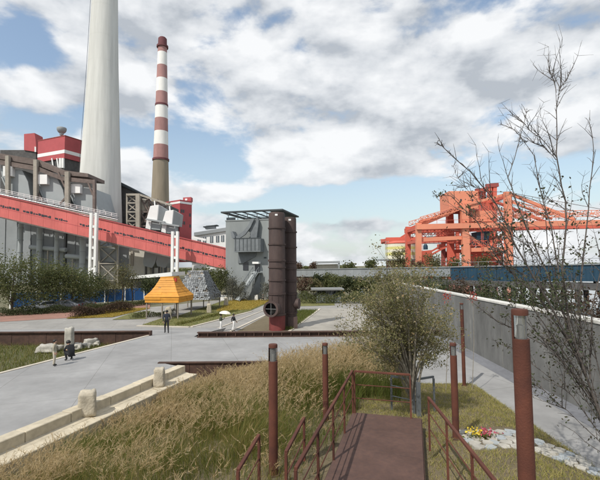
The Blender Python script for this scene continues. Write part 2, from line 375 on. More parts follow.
# ================================================================== THE LIE OF THE LAND
LOW = -1.2                                       # the lower court; the upper plaza is z = 0
def kerbx(d): return -8.05 + .32 * (d - 12.2)
def sstep(a, b, x): t = np.clip((x - a) / (b - a), 0, 1); return t * t * (3 - 2 * t)
def hill(x, d):
    x = np.asarray(x, float); d = np.asarray(d, float)
    h = .125 * np.maximum(0, 16.3 - d) + .15 * np.maximum(0, 6.5 - d)
    dfar = 20.2 - 4.0 * sstep(2.6, 5.0, x)
    s = np.minimum(6.75 - x, dfar - d)
    right = np.minimum(h, .05 + .42 * s); right = np.where(s < 0, -.35, right)
    left = -.82 + .10 * np.maximum(0, 13 - d)
    t = sstep(-7.5, 0.5, x) * (1 - .75 * sstep(16, 19.5, d) * (1 - sstep(1.0, 3.2, x)))
    z = np.minimum(left + (right - left) * t, 3.0)
    lat = (x - 1.28) * .962 - (d - 9.86) * .272; al = (x - 1.28) * .272 + (d - 9.86) * .962      # the ground is cut away under the stairs
    cut = sstep(-.9, -.2, lat) * (1 - sstep(1.95, 2.7, lat)) * (1 - sstep(-.1, .5, al))
    return np.where(cut > 0, np.minimum(z, z * (1 - cut) + .9 * cut), z)
def hz(x, d): return float(hill(x, d))

b = MB(); S_ = 3000
b.add([(-S_, -60, LOW - .06), (S_, -60, LOW - .06), (S_, 5000, LOW - .06), (-S_, 5000, LOW - .06)], [(0, 1, 2, 3)])
struct(b.build('ground', 'ground'))
# upper plaza and the path along the wall
lawn_edge = [G(470, 386), G(490, 396), G(520, 420), G(545, 437), G(568, 457), (6.75, 6.0, 0), (6.75, -4, 0)]
pl = [(kerbx(4), 4, 0), (kerbx(19.3), 19.3, 0), (-6.9, 20.05, 0), (2.7, 20.05, 0), (3.4, 18.2, 0), (4.4, 16.6, 0), (5.3, 15.9, 0)] + [tuple(v) for v in lawn_edge] + \
     [(8.75, -4, 0), (9.44, 27.3, 0), (-7.2, 27.3, 0), (-7.2, 28.0, 0), (-10.35, 28.0, 0), (-17.9, 4, 0)]
sheet('plaza', pl, 'plaza', 0.0, .5)
b = MB(); b.add([(8.05, -4, .004), (8.78, -4, .004), (9.38, 27.2, .004), (8.6, 27.2, .004)], [(0, 1, 2, 3)]); struct(b.build('gutter', 'gutter'))
# ramp down to the lower court
b = MB(); b.add([(-10.35, 28, 0), (-7.2, 28, 0), (-7.2, 39, LOW + .012), (-40, 39, LOW + .012), (-40, 28.3, -.04), (-10.35, 28.3, -.04)], [(0, 1, 2, 3, 4, 5)]); struct(b.build('ramp', 'plaza'))
b = MB(); b.add([(-7.2, 27.3, -.01), (-7.2, 39, LOW), (-7.2, 27.3, LOW - .1)], [(0, 1, 2)]); struct(b.build('ramp_wall', 'court'))
sheet('lower_court', [(-40, 39, 0), (-7.2, 39, 0), (-7.2, 27.35, 0), (9.6, 27.35, 0), (10.4, 66, 0), (-14, 72, 0), (-22, 60, 0), (-40, 46, 0)], 'court', LOW)
sheet('court_slab', [G(291, 332, LOW), G(322, 308.5, LOW), G(372, 308.5, LOW), (9.8, 36, LOW), (9.6, 27.6, LOW)], 'court_beige', LOW + .012)
for a, c, w in (((232, 331.5), (284, 307), .25), ((214, 330.5), (281, 304), .16), ((290.5, 331.8), (321, 309), .28)):
    p, q = G(*a, LOW), G(*c, LOW); n = Vector((-(q - p).y, (q - p).x, 0)).normalized() * w
    b = MB(); b.prism([p, q, q + n, p + n], (0, 0, .06)); struct(b.build('paving_kerb', 'strip'))
sheet('planting_bed', [G(237, 331.5, LOW), G(273, 312, LOW), G(319, 310, LOW), G(290, 331.5, LOW)], 'soil', LOW + .02)
lawn_poly = [G(142, 325, LOW), G(190, 326.5, LOW), G(250, 311, LOW), G(292, 292.5, LOW), G(268, 293.5, LOW), G(226, 300, LOW), G(178, 316, LOW), G(160, 319, LOW)]
sheet('lawn', lawn_poly, 'lawn', LOW + .03)
yel_poly = [G(216, 311.5, LOW), G(250, 310, LOW), G(288, 294, LOW), G(262, 295, LOW), G(234, 299, LOW)]
sheet('flower_lawn', yel_poly, 'lawn_yellow', LOW + .05)
for i in range(2):
    p, q = (G(190, 327, LOW), G(251, 311.5, LOW)) if i else (G(138, 325.8, LOW), G(190, 327, LOW))
    n = Vector((-(q - p).y, (q - p).x, 0)).normalized() * .3
    b = MB(); b.prism([p, q, q - n, p - n], (0, 0, .07)); struct(b.build('lawn_kerb', 'strip'))
sheet('brick_paving', [G(0, 322, LOW), G(70, 318, LOW), G(150, 309, LOW), G(150, 304, LOW), G(60, 309, LOW), G(0, 313, LOW)], 'red_pave', LOW + .02)
sheet('dry_lawn', [G(66, 319, LOW), G(112, 317.5, LOW), G(150, 308.5, LOW), G(120, 309, LOW), G(86, 314, LOW)], 'lawn_yellow', LOW + .045)
sheet('side_lawn', [G(112, 320, LOW), G(146, 319, LOW), G(150, 311, LOW), G(132, 313, LOW)], 'lawn', LOW + .04)
sheet('far_lawn', [G(292, 306.5, LOW), G(335, 305.5, LOW), G(332, 299, LOW), G(294, 300, LOW)], 'lawn', LOW + .03)
sheet('river', [(13, -4, 0), (700, -4, 0), (900, 900, 0), (90, 900, 0), (13, 90, 0)], 'water', LOW - .03)
# embankment under the reeds, the stairs and the small lawn
xs = np.linspace(-13, 7.3, 116); ds = np.linspace(-4, 20.0, 137)
XX, DD = np.meshgrid(xs, ds); ZZ = hill(XX, DD) + RNG.normal(0, .008, XX.shape)
nx = len(xs); idx = np.arange(len(ds) * nx).reshape(len(ds), nx)
F = np.stack([idx[:-1, :-1], idx[:-1, 1:], idx[1:, 1:], idx[1:, :-1]], -1).reshape(-1, 4)
o = npmesh('embankment', np.stack([XX, DD, ZZ], -1).reshape(-1, 3), F, 'soil'); struct(o)
for p in o.data.polygons: p.use_smooth = True
# sunken planter on the left
sheet('planter_bed', [(-10.5, 27.9, 0), (-13.1, 19.7, 0), (-17.9, 4, 0), (-40, 4, 0), (-40, 27.9, 0)], 'planter_soil', -.6)
p, q = Vector((-10.35, 28, 0)), Vector((-17.9, 4, 0)); n = Vector((-.953, .30, 0)) * .22
b = MB(); b.prism([p + Vector((0, 0, .03)), q + Vector((0, 0, .03)), q + n + Vector((0, 0, .03)), p + n + Vector((0, 0, .03))], (0, 0, -.7)); struct(b.build('planter_kerb', 'strip'))

# ================================================================== WALLS, KERBS, STONES OF THE PLAZA
k = thing('stone_step_kerb', 'two stepped courses of beige stone along the plaza edge above the reeds', 'kerb', (kerbx(15), 15, -.6))
dirk = Vector((.32, 1, 0)).normalized(); nk = Vector((dirk.y, -dirk.x, 0))
for course, (o0, o1, zt, zb) in enumerate(((0, .42, .10, -.5), (.60, 1.05, -.24, -.9))):
    L = .0; j = 0
    start = Vector((kerbx(4), 4, 0)); tot = (Vector((kerbx(19.2), 19.2, 0)) - start).length
    L = -.7 * course
    while L < tot - .1:
        seg = random.uniform(1.5, 1.9); a = max(L, 0) + .008; e = min(L + seg, tot) - .008
        p, q = start + dirk * a, start + dirk * e; jit = random.uniform(-.012, .012)
        bb = MB(); bb.prism([p + nk * o0 + Vector((0, 0, zt + jit)), q + nk * o0 + Vector((0, 0, zt + jit)), q + nk * o1 + Vector((0, 0, zt + jit)), p + nk * o1 + Vector((0, 0, zt + jit))], (0, 0, zb - zt))
        bb.build('kerb_block', 'stone_kerb', k, bevel=.018); L += seg
    if course == 0:
        p, q = start, start + dirk * tot
        bb = MB(); bb.prism([p + nk * .42 + Vector((0, 0, -.20)), q + nk * .42 + Vector((0, 0, -.20)), q + nk * .62 + Vector((0, 0, -.24)), p + nk * .62 + Vector((0, 0, -.24))], (0, 0, -.5)); bb.build('mortar_bed', 'stone_kerb', k)

def rough_stone(name, label, base, dims, rz, m='stone', seed=0, taper=.85, amp=.05, cat='stone', group=None):
    r = random.Random(seed); bm = bmesh.new(); bmesh.ops.create_cube(bm, size=1)
    bmesh.ops.subdivide_edges(bm, edges=bm.edges, cuts=5, use_grid_fill=True)
    from mathutils import noise as nz
    rot = Matrix.Rotation(rz, 3, 'Z')
    for v in bm.verts:
        c = v.co.copy(); t = c.z + .5
        rr = (abs(c.x) ** 6 + abs(c.y) ** 6 + abs(c.z) ** 6) ** (1 / 6); c *= (.5 / rr) * .35 + .65
        c.x *= 1 - (1 - taper) * t; c.y *= 1 - (1 - taper) * t
        n = nz.noise(c * 2.6 + Vector((seed * 7.3, 0, 0))) * amp * 2.2 + nz.noise(c * 7 + Vector((0, seed * 3.1, 0))) * amp
        c += c.normalized() * n
        v.co = rot @ Vector((c.x * dims[0], c.y * dims[1], (c.z + .48) * dims[2]))
    me = bpy.data.meshes.new(name); bm.to_mesh(me); bm.free(); me.materials.append(MATS[m])
    o = bpy.data.objects.new(name, me); o.location = base; link(o)
    for p_ in me.polygons: p_.use_smooth = True
    return tag(o, label, cat, group)
rough_stone('kerb_stone', 'large rough beige stone block on the near kerb, lower left', G(87, 415, -.22), (.56, .52, .80), .4, seed=1)
rough_stone('kerb_stone', 'smaller rough beige stone block at the far end of the kerb', G(159, 386, -.24), (.46, .46, .74), .2, seed=2)
rough_stone('standing_stone', 'tall squared pale stone post in front of the long rusty wall', G(69, 351, -.6), (.46, .42, 1.5), .1, 'stone_grey', 3, .95, .03)
rough_stone('standing_stone', 'pale rounded stone behind the man under the yellow hut', G(168, 319, LOW), (.85, .6, 1.35), .5, 'stone', 4, .7, .06)
rough_stone('standing_stone', 'pale stone standing on the lawn beside the grey hut', G(209, 313, LOW), (.6, .5, 1.2), .2, 'stone', 5, .75, .06)
rough_stone('standing_stone', 'pale pointed stone on the yellow lawn near the parasol', G(226, 306, LOW), (.7, .5, 1.3), .2, 'stone', 6, .6, .06)
for i, (px, py, s) in enumerate(((47, 352, .9), (58, 350, .55), (78, 349, .7), (86, 347.5, .5), (91, 345.5, .8), (97, 345, .5), (103, 342.5, .45))):
    lab = ['flat pale boulder at the left edge of the sunken planter', 'small pale rock left of the squared stone post', 'pale rock just right of the squared stone post', 'small rock between two larger rocks in the planter',
           'largest pale rock right of the stone post in the planter', 'small rock right of the largest planter rock', 'rightmost small rock in the sunken planter'][i]
    rough_stone('planter_rock', lab, G(px, py, -.55), (s * 1.3, s * .7, s * .55), i, 'stone_grey', 20 + i, .75, .1, 'rock', 'rocks in the sunken planter')

# rusty sheet wall between plaza and reeds
k = thing('retaining_wall', 'rusty brown steel wall along the plaza edge behind the reeds', 'wall', (-2, 20, -.85))
x = -6.95; i = 0
while x < 2.6:
    bb = MB(); bb.box((x + .37, 19.97 - .012 * (i % 2), -.5), (.73, .05, .98)); bb.build('panel', 'corten_dark', k); x += .745; i += 1
bb = MB(); bb.box((-2.15, 19.98, .025), (9.7, .22, .05)); bb.build('cap_flange', 'corten_dark', k)
# long low beam across the plaza
k = thing('steel_beam', 'long low rusty steel beam lying across the plaza before the brown cylinders', 'beam', (1, 27.1, 0))
bb = MB(); bb.box((1.2, 27.1, .035), (16.2, .34, .07)); bb.build('bottom_flange', 'corten_dark', k)
bb = MB(); bb.box((1.2, 27.1, .32), (16.2, .34, .06)); bb.build('top_flange', 'corten_dark', k)
bb = MB(); bb.box((1.2, 27.12, .18), (16.15, .06, .23)); bb.build('web', 'corten_dark', k)
for i in range(27):
    bb = MB(); bb.box((-6.8 + i * .615, 27.02, .18), (.06, .14, .222)); bb.build('stiffener', 'corten_dark', k)
# wall at the back of the sunken planter
k = thing('retaining_wall', 'long dark rusty steel wall at the back of the left planter', 'wall', (-20, 28, -.6))
x = -10.4; i = 0
while x > -34:
    bb = MB(); bb.box((x - .6, 28.06 + .012 * (i % 2), -.2), (1.18, .06, .86)); bb.build('panel', 'corten_dark', k); x -= 1.2; i += 1
bb = MB(); bb.box((-22.2, 28.08, .27), (23.7, .32, .07)); bb.build('cap_flange', 'corten_dark', k)
bb = MB(); bb.box((-10.37, 28.0, -.04), (.07, .4, .56)); bb.build('end_plate', 'corten_dark', k)

# concrete flood wall on the right
k = thing('flood_wall', 'long grey concrete flood wall running along the path on the right', 'wall', (9, 14, 0))
A0, A1 = Vector((8.70, -3, 0)), Vector((9.75, 40.8, 0)); wd = (A1 - A0).normalized(); wn = Vector((wd.y, -wd.x, 0))
L = 0.0; tot = (A1 - A0).length
while L < tot - .5:
    e = min(L + 3.6, tot); p, q = A0 + wd * (L + .02), A0 + wd * (e - .02)
    bb = MB(); bb.prism([p + Vector((0, 0, -1.3)), q + Vector((0, 0, -1.3)), q + Vector((0, 0, 2.86)), p + Vector((0, 0, 2.86))], wn * .4); pn = bb.build('panel', 'floodwall', k, bevel=.03)
    bb = MB(); bb.prism([p - wn * .03 + Vector((0, 0, 2.862)), q - wn * .03 + Vector((0, 0, 2.862)), q + wn * .43 + Vector((0, 0, 2.862)), p + wn * .43 + Vector((0, 0, 2.862))], (0, 0, .10)); bb.build('coping', 'coping', k, bevel=.012)
    L = e
bb = MB(); p, q = A0 + wn * .06, A1 + wn * .06
bb.prism([p + Vector((0, 0, -1.3)), q + Vector((0, 0, -1.3)), q + Vector((0, 0, 2.8)), p + Vector((0, 0, 2.8))], wn * .28); bb.build('core', 'floodwall', k)

# ================================================================== LAMPS, STAIRS, RAILS
def lamp(label, px, py_top, d, h, r):
    t = P(px, py_top, d); base = Vector((t.x, t.y, max(hz(t.x, t.y), 0.0 if t.x > 6.7 else -9)))
    k = thing('bollard_lamp', label, 'lamp', (base.x, base.y, base.z), 0, 'rusty post lamps by the stairs')
    H = t.z - base.z; hd = r * 3.7
    MB().lathe([(r, -.2), (r, H - hd)], base, 20).build('post', 'corten', k, smooth=True)
    MB().lathe([(r * 1.5, -.1), (r * 1.5, .03)], base, 20).build('foot_plate', 'corten_dark', k)
    hd0 = base + Vector((0, 0, H - hd))
    bb = MB(); n = 18; a0, a1 = math.radians(100), math.radians(350)   # half-open sleeve that shields the glass
    MB().lathe([(r * .98, hd - r * .75), (r * 1.0, hd - .015), (r * .9, hd)], hd0, 20).build('cap', 'corten', k, smooth=True)
    vs = []; fs = []
    for i in range(n + 1):
        a = a0 + (a1 - a0) * i / n - .6
        for rr in (r, r * .9):
            for z in (0, hd - r * .75): vs.append(hd0 + Vector((rr * math.cos(a), rr * math.sin(a), z)))
    # the opening faces the path
    for i in range(n // 2):
        q = 4 * i; fs += [(q, q + 4, q + 5, q + 1), (q + 2, q + 3, q + 7, q + 6)]
    bb.add(vs, fs); bb.build('shield', 'corten', k, smooth=True)
    MB().lathe([(r * .72, 0), (r * .72, hd - r * .75)], hd0, 16).build('glass', 'lamp_glass', k, smooth=True)
    MB().lathe([(r * .25, .0), (r * .3, hd * .45), (r * .1, hd * .5)], hd0, 10).build('reflector', 'lamp_metal', k, smooth=True)
    for a in (.3, 1.6):
        q = hd0 + Vector((r * .9 * math.cos(a), r * .9 * math.sin(a), 0)); MB().bar(q, q + Vector((0, 0, hd - r * .75)), .012).build('strut', 'corten', k)
    return k
lamp('rusty round post lamp, largest and nearest, at the right edge', 519.5, 309, 3.75, 2, .073)
lamp('rusty round post lamp rising from the reeds, left of the stairs', 273, 344, 7.2, 2, .080)
lamp('slim rusty post lamp behind the left stair rail', 325, 343, 10.6, 2, .075)
lamp('rusty post lamp on the lawn right of the stairs', 453, 343, 9.0, 2, .072)
lamp('thin distant rusty post lamp at the lawn corner by the path', 461.5, 303, 15.55, 2, .066)

# landing and stairs: axis turned to the right of the view
sa = R(15.8); ax = Vector((math.sin(sa), math.cos(sa), 0)); nx_ = Vector((math.cos(sa), -math.sin(sa), 0))
LZ = 1.12
fl, fr = G(352, 412, LZ), G(422, 415, LZ); wst = (fr - fl).dot(nx_); fr = fl + nx_ * wst; LL = 4.95
k = thing('staircase', 'brown steel stairs and landing leading down from the viewer', 'stairs', tuple(fl))
for i in range(5):
    a = fl + nx_ * .02 - ax * (LL / 5 * i + .005)
    bb = MB(); bb.prism([a, a + nx_ * (wst - .04), a + nx_ * (wst - .04) - ax * (LL / 5 - .01), a - ax * (LL / 5 - .01)], (0, 0, -.03)); bb.build('deck_plate', 'corten_deck', k, bevel=.004)
bb = MB(); bb.prism([fl + Vector((0, 0, -.032)), fl + nx_ * wst + Vector((0, 0, -.032)), fl + nx_ * wst - ax * LL + Vector((0, 0, -.032)), fl - ax * LL + Vector((0, 0, -.032))], (0, 0, -.16)); bb.build('landing_frame', 'corten_dark', k)
RISE, RUN = .17, .27
for i in range(12):
    p = fl - ax * (LL + RUN * i) + Vector((0, 0, RISE * (i + 1)))
    bb = MB(); bb.prism([p, p + nx_ * wst, p + nx_ * wst - ax * (RUN + .02), p - ax * (RUN + .02)], (0, 0, -.03)); bb.build('tread', 'corten_deck', k)
    bb = MB(); q = p - ax * .012 + Vector((0, 0, -.032)); bb.prism([q, q + nx_ * wst, q + nx_ * wst - ax * .012, q - ax * .012], (0, 0, -RISE)); bb.build('riser', 'corten_dark', k)
top = fl - ax * (LL + RUN * 12) + Vector((0, 0, RISE * 12))
bb = MB(); bb.prism([top, top + nx_ * wst, top + nx_ * wst - ax * 2.6, top - ax * 2.6], (0, 0, -.06)); bb.build('upper_landing', 'corten_deck', k)

def rail(label, pts, hgt, m='corten', posts=None, mids=(.5,), r=.022, name='handrail', post_drop=.05):
    k = thing(name, label, 'railing', tuple(pts[0]))
    up = Vector((0, 0, hgt))
    bb = MB()
    for i in range(len(pts) - 1): bb.bar(pts[i] + up, pts[i + 1] + up, .05, .045)
    bb.build('top_rail', m, k, bevel=.006)
    for f in mids:
        bb = MB()
        for i in range(len(pts) - 1): bb.tube(pts[i] + up * f, pts[i + 1] + up * f, .011, n=6)
        bb.build('mid_rail', m, k)
    for i in range(len(pts) - 1):
        L = (pts[i + 1] - pts[i]).length; n = max(1, round(L / 1.15))
        for j in range(n + (1 if i == len(pts) - 2 else 0)):
            p = pts[i].lerp(pts[i + 1], j / n)
            bb = MB(); bb.box(p + Vector((0, 0, hgt / 2 - post_drop / 2)), (.038, .038, hgt + post_drop - .03), Matrix.Rotation(-sa, 3, 'Z')); bb.build('post', m, k)
    return k
lp0 = fl - ax * .04 + nx_ * .03; lp2 = fl - ax * LL + nx_ * .03
rail('rusty handrail along the left side of the landing', [lp0, lp2], 1.0, mids=(.36, .68))
rp0 = Vector((2.50, 8.05, LZ)); rp2 = Vector((2.30, 4.6, LZ))
rail('rusty handrail beside the right edge of the landing', [rp0, rp2], .98, mids=(.4, .7))
rail('rusty guard rail across the far end of the landing', [fl + nx_ * .08 - ax * .05, fl + nx_ * (wst - .25) - ax * .05], 1.0, mids=(.36, .68))
# low outer rail in the reeds
op0 = P(304, 418, 7.3); op0.z -= .7; op1 = P(286, 452, 6.0); op1.z -= .7
rail('short rusty rail stub low in the reeds left of the stairs', [op0, op1], .7, mids=(.5,))
op0 = P(259, 435, 6.5); op0.z -= .7; op1 = P(238, 470, 5.5); op1.z -= .7
rail('rusty rail end at the bottom among the reeds', [op0, op1], .7, mids=(.5,))
g0 = P(391, 376, 11.6); g1 = P(413, 376, 11.2); g2 = P(433.5, 376, 11.5)
for g in (g0, g1, g2): g.z = g0.z
k = thing('guard_rail', 'grey metal guard rail beyond the landing below the shrub', 'railing', (g1.x, g1.y, g1.z - 1.0))
bb = MB(); bb.bar(g0, g1, .05, .05); bb.bar(g1, g2, .05, .05); bb.build('top_rail', 'grey_rail', k)
for z in (-.26, -.55):
    bb = MB(); bb.tube(g0 + Vector((0, 0, z)), g1 + Vector((0, 0, z)), .014, n=6); bb.build('mid_rail', 'grey_rail', k)
for g in (g0, g1, g2):
    gz = hz(g.x, g.y) - .1; bb = MB(); bb.box((g.x, g.y, (g.z + gz) / 2 - .02), (.05, .05, g.z - gz - .045)); bb.build('post', 'grey_rail', k)
gp = g1 + Vector((.06, -.25, 0)); bb = MB(); bb.box((gp.x, gp.y, (g1.z + hz(gp.x, gp.y)) / 2), (.11, .09, g1.z - hz(gp.x, gp.y))); bb.build('gate_post', 'grey_rail', k)

# crazy-paved strip with flowers, bottom right
k = thing('paving_strip', 'grey flat paving stones below the lawn at the lower right', 'paving', (4.5, 8.8, hz(4.5, 8.8)))
r = random.Random(5)
for i in range(70):
    u, v = i % 14, i // 14; x = 3.6 + u * .24 + r.uniform(-.05, .05); d = 8.35 + v * .25 + r.uniform(-.05, .05) + (.10 * (x - 3.6))
    if x > 6.6: continue
    n = r.randint(5, 7); pts = []
    for j in range(n):
        a = 2 * math.pi * j / n + r.uniform(-.2, .2); q = r.uniform(.10, .15); pts.append(Vector((x + q * math.cos(a), d + q * math.sin(a), hz(x, d) + .035)))
    bb = MB(); bb.prism(pts, (0, 0, -.07)); bb.build('paving_stone', ['stone_grey', 'casing', 'stone_grey'][i % 3], k)
for nm, m_, px, py in (('yellow_flowers', 'flower_yellow', 476, 437.5), ('pink_flowers', 'flower_pink', 486, 437)):
    c = P(px, py, 9.0); z = hz(c.x, c.y)
    k = thing(nm, 'small clump of %s flowers by the paving strip' % nm.split('_')[0], 'flowers', (c.x, c.y, z))
    pos = np.stack([RNG.normal(0, .10, 70), RNG.normal(0, .08, 70), .08 + RNG.random(70) * .12], 1)
    npmesh('petals', *leaf_quads(pos, .05, 1.2), m_, k)
    pos = np.stack([RNG.normal(0, .12, 90), RNG.normal(0, .1, 90), RNG.random(90) * .12], 1); npmesh('leaves', *leaf_quads(pos, .07, 2.4), 'turf_green', k)

#--PART2--
# ================================================================== POWER PLANT (left, 120 m and beyond)
def outline(b, pxs, d, depth):                   # outline at its own distance, swept back by its real depth
    return b.prism([P(x, y, d) for x, y in pxs], (0, depth, 0))
def pbar(b, a, c, d, w, dep=None):
    return b.bar(P(*a, d), P(*c, d), w, dep or w, up=(0, 1, 0))

# tall concrete stack
c = P(98.5, 262, 170); k = thing('concrete_stack', 'huge pale tapering concrete chimney of the power plant', 'chimney', (c.x, c.y, LOW))
def wpx(y): return 27.0 + 12.8 * ((y - 40) / 160) ** 1.12 if y > 40 else 27.0 + .055 * (y - 40)
prof = []
for y in [285, 262, 240, 215, 190, 165, 140, 115, 90, 65, 40, 10, -30, -90, -160]:
    prof.append((wpx(y) / 2 * 170 / FOC, P(98.5, y, 170).z - LOW))
prof[0] = (prof[0][0], 0)
MB().lathe(prof, (c.x, c.y, LOW), 64).build('shaft', 'stack', k, smooth=True)
zt = prof[-1][1]; rt = prof[-1][0]
MB().lathe([(rt + .5, zt - .6), (rt + .5, zt + .2)], (c.x, c.y, LOW), 48).build('rim', 'stack', k)
for i in range(1, len(prof) - 1):                # lift joints of the concrete
    rr, z = prof[i]; MB().lathe([(rr + .012, z - .05), (rr + .03, z), (rr + .012, z + .05)], (c.x, c.y, LOW), 48, False, False).build('lift_joint', 'stack', k, smooth=True)
def srad(z):
    for (r0, z0), (r1, z1) in zip(prof, prof[1:]):
        if z0 <= z <= z1: return r0 + (r1 - r0) * (z - z0) / (z1 - z0)
    return rt
bb = MB(); a = R(205)                             # caged ladder up the left side
pts = [Vector((c.x + (srad(z) + .35) * math.cos(a), c.y + (srad(z) + .35) * math.sin(a), LOW + z)) for z in np.linspace(35, zt, 24)]
for off in (-.25, .25):
    o_ = Vector((-math.sin(a), math.cos(a), 0)) * off; bb.poly_tube([p + o_ for p in pts], [.06] * len(pts), 4)
bb.build('ladder', 'steel_dark', k)

# red and white chimney
D = 235.0; c = P(159.3, 262, D); k = thing('banded_chimney', 'slender red and white banded chimney with tan lower shaft', 'chimney', (c.x, c.y, LOW))
bands = [(285, 160, 'chimney_tan'), (160, 145.5, 'chimney_red'), (145.5, 132, 'chimney_white'), (132, 119, 'chimney_red'), (119, 105.5, 'chimney_white'), (105.5, 92.5, 'chimney_red'),
         (92.5, 79, 'chimney_white'), (79, 66, 'chimney_red'), (66, 53, 'chimney_white'), (53, 47, 'chimney_red'), (47, 39, 'chimney_cap')]
def cw(y): return (8.6 + (y - 40) * .052) * D / FOC / 2
for y0, y1, m_ in bands:
    z0, z1 = P(159.3, y0, D).z - LOW, P(159.3, y1, D).z - LOW
    MB().lathe([(cw(y0), max(0, z0)), (cw(y1), z1)], (c.x, c.y, LOW), 32).build('band', m_, k, smooth=True)
for y, e in ((47, .75), (160, .45), (105.5, .25)):
    z = P(159.3, y, D).z - LOW; MB().lathe([(cw(y) + e, z - .5), (cw(y) + e, z + .6)], (c.x, c.y, LOW), 32).build('gallery_ring', 'chimney_cap', k)
MB().lathe([(cw(40) * .8, P(159, 39, D).z - LOW), (cw(40) * .78, P(159, 38, D).z - LOW)], (c.x, c.y, LOW), 24).build('mouth', 'chimney_cap', k)

# sloping red conveyor gallery
g_a, g_b = P(-14, 192.5, 127), P(236, 251, 131); gd = (g_b - g_a); gh = 6.7
k = thing('red_conveyor_gallery', 'long sloping red clad conveyor gallery crossing before the power plant', 'conveyor', tuple(g_a))
N_ = 22
for i in range(N_):
    p, q = g_a + gd * (i / N_), g_a + gd * ((i + 1) / N_) - gd.normalized() * .05
    bb = MB(); bb.prism([p, q, q - Vector((0, 0, gh)), p - Vector((0, 0, gh))], (0, 5.0, 0)); bb.build('cladding_panel', 'red_clad', k)
up_ = Vector((0, 0, 1))
bb = MB(); bb.prism([g_a + Vector((0, -.3, .02)), g_b + Vector((0, -.3, .02)), g_b + Vector((0, -.3, .32)), g_a + Vector((0, -.3, .32))], (0, 5.6, 0)); bb.build('roof', 'red_build', k)
bb = MB(); bb.prism([g_a - up_ * (gh + .01), g_b - up_ * (gh + .01), g_b - up_ * (gh + .4), g_a - up_ * (gh + .4)], (0, 5.0, 0)); bb.build('floor_beam', 'steel_brown', k)
r = random.Random(3); s = 4.0; tot = gd.length; i = 0
while s < tot - 3:                                # narrow strip of small dark windows, uneven as in the photograph
    w = r.choice((.4, .6, .8, 1.0)); h = r.uniform(.35, .8)
    if not (.32 < s / tot < .36) and r.random() < .95:
        p = g_a + gd * (s / tot) - up_ * (gh * .47 + r.uniform(-.12, .12)); q = p + gd.normalized() * w
        bb = MB(); bb.prism([p + Vector((0, -.04, h / 2)), q + Vector((0, -.04, h / 2)), q + Vector((0, -.04, -h / 2)), p + Vector((0, -.04, -h / 2))], (0, .03, 0)); bb.build('window', 'window_dark', k); i += 1
    s += w + r.uniform(.08, .3)
bb = MB(); bb.prism([g_a + gd * .03 + Vector((0, -.02, -gh * .47 - .62)), g_b - gd * .02 + Vector((0, -.02, -gh * .47 - .62)), g_b - gd * .02 + Vector((0, -.02, -gh * .47 - .78)), g_a + gd * .03 + Vector((0, -.02, -gh * .47 - .78))], (0, .012, 0)); bb.build('sill_strip', 'red_build', k)

def trestle(label, px, ytop, d, gap, w):
    t = P(px, ytop, d); k = thing('gallery_trestle', label, 'support', (t.x, t.y, LOW), 0, 'white conveyor supports')
    for s_ in (-1, 1):
        bb = MB(); bb.box((t.x + s_ * gap / 2, t.y, (t.z + LOW) / 2), (w, 1.2, t.z - LOW)); bb.build('post', 'white_paint', k)
    z = LOW + 2.2
    while z < t.z - 1.5:
        bb = MB(); bb.box((t.x, t.y, z), (gap - w - .01, .8, .75)); bb.build('rung', 'white_paint', k); z += 3.3
    return k
trestle('white twin-post support of the red gallery, left of the two', 94.2, 213, 124.5, 1.55, .75)
trestle('white twin-post support of the red gallery beside the grey hut', 175.2, 231.5, 125.5, 1.5, .75)

# lattice tower under the gallery
def lattice(bb, x0, x1, ys, d, w, diag=True):
    for x in (x0, x1): pbar(bb, (x, ys[0]), (x, ys[-1]), d, w)
    for i, y in enumerate(ys):
        pbar(bb, (x0, y), (x1, y), d + .02, w * .9)
        if diag and i < len(ys) - 1:
            pbar(bb, (x0, y), (x1, ys[i + 1]), d + .3, w * .7); pbar(bb, (x1, y), (x0, ys[i + 1]), d + .6, w * .7)
t = P(108, 284, 134); k = thing('lattice_tower', 'pale steel lattice tower with cross bracing under the red gallery', 'tower', (t.x, t.y, LOW))
for dd in (134, 140):
    bb = MB(); lattice(bb, 99, 117.5, (236, 247, 263.5, 280.5, 290), dd, .42); bb.build('lattice_face', 'steel_tan', k)
bb = MB(); outline(bb, [(100, 246), (116, 246), (116, 262), (100, 262)], 141, .4); bb.build('back_panel', 'casing', k)
bb = MB(); outline(bb, [(100, 265), (116, 265), (116, 290), (100, 290)], 141, .4); bb.build('back_panel', 'cream', k)

# precipitator casings behind the gallery
def casing(label, face, dark, d, dep, box, seamx):
    t = P(face[0][0], 270, d); k = thing('precipitator_casing', label, 'filter housing', (t.x, t.y + dep / 2, LOW), 0, 'grey filter housings')
    bb = MB(); outline(bb, face, d, dep); bb.build('upper_casing', 'casing', k, bevel=.1)
    bb = MB(); outline(bb, dark, d + .6, dep - 1); bb.build('hopper', 'casing_dark', k)
    bb = MB(); outline(bb, box, d - 1.6, 1.58); bb.build('access_box', 'white_paint', k)
    for x in seamx:
        bb = MB(); pbar(bb, (x, dark[0][1] + 2), (x - 1.5, 262), d + .5, .22, .3); bb.build('rib', 'casing_dark', k)
    bb = MB(); a, c_ = face[-1], face[-2]; pbar(bb, (a[0], a[1] - 1), (c_[0], c_[1] - 1), d - .25, .45, .45); bb.build('walkway_edge', 'casing', k)
    return k
casing('second grey slanted filter housing from the left, under the brown canopy', [(36, 176), (57, 178), (63, 190), (66, 207), (46, 204), (38, 186)], [(30, 196), (67, 205), (64, 232), (62, 292), (33, 292)], 140, 14, [(38, 174.5), (47, 174.5), (47, 184), (38, 184)], (44, 54))
casing('grey slanted filter housing left of the concrete stack', [(70, 186), (92, 188), (95, 200), (100, 216), (78, 213), (71, 196)], [(68, 206), (101, 214), (101, 262), (97, 292), (66, 292)], 141, 14, [(71, 184), (80, 184), (80, 193), (71, 193)], (76, 86))
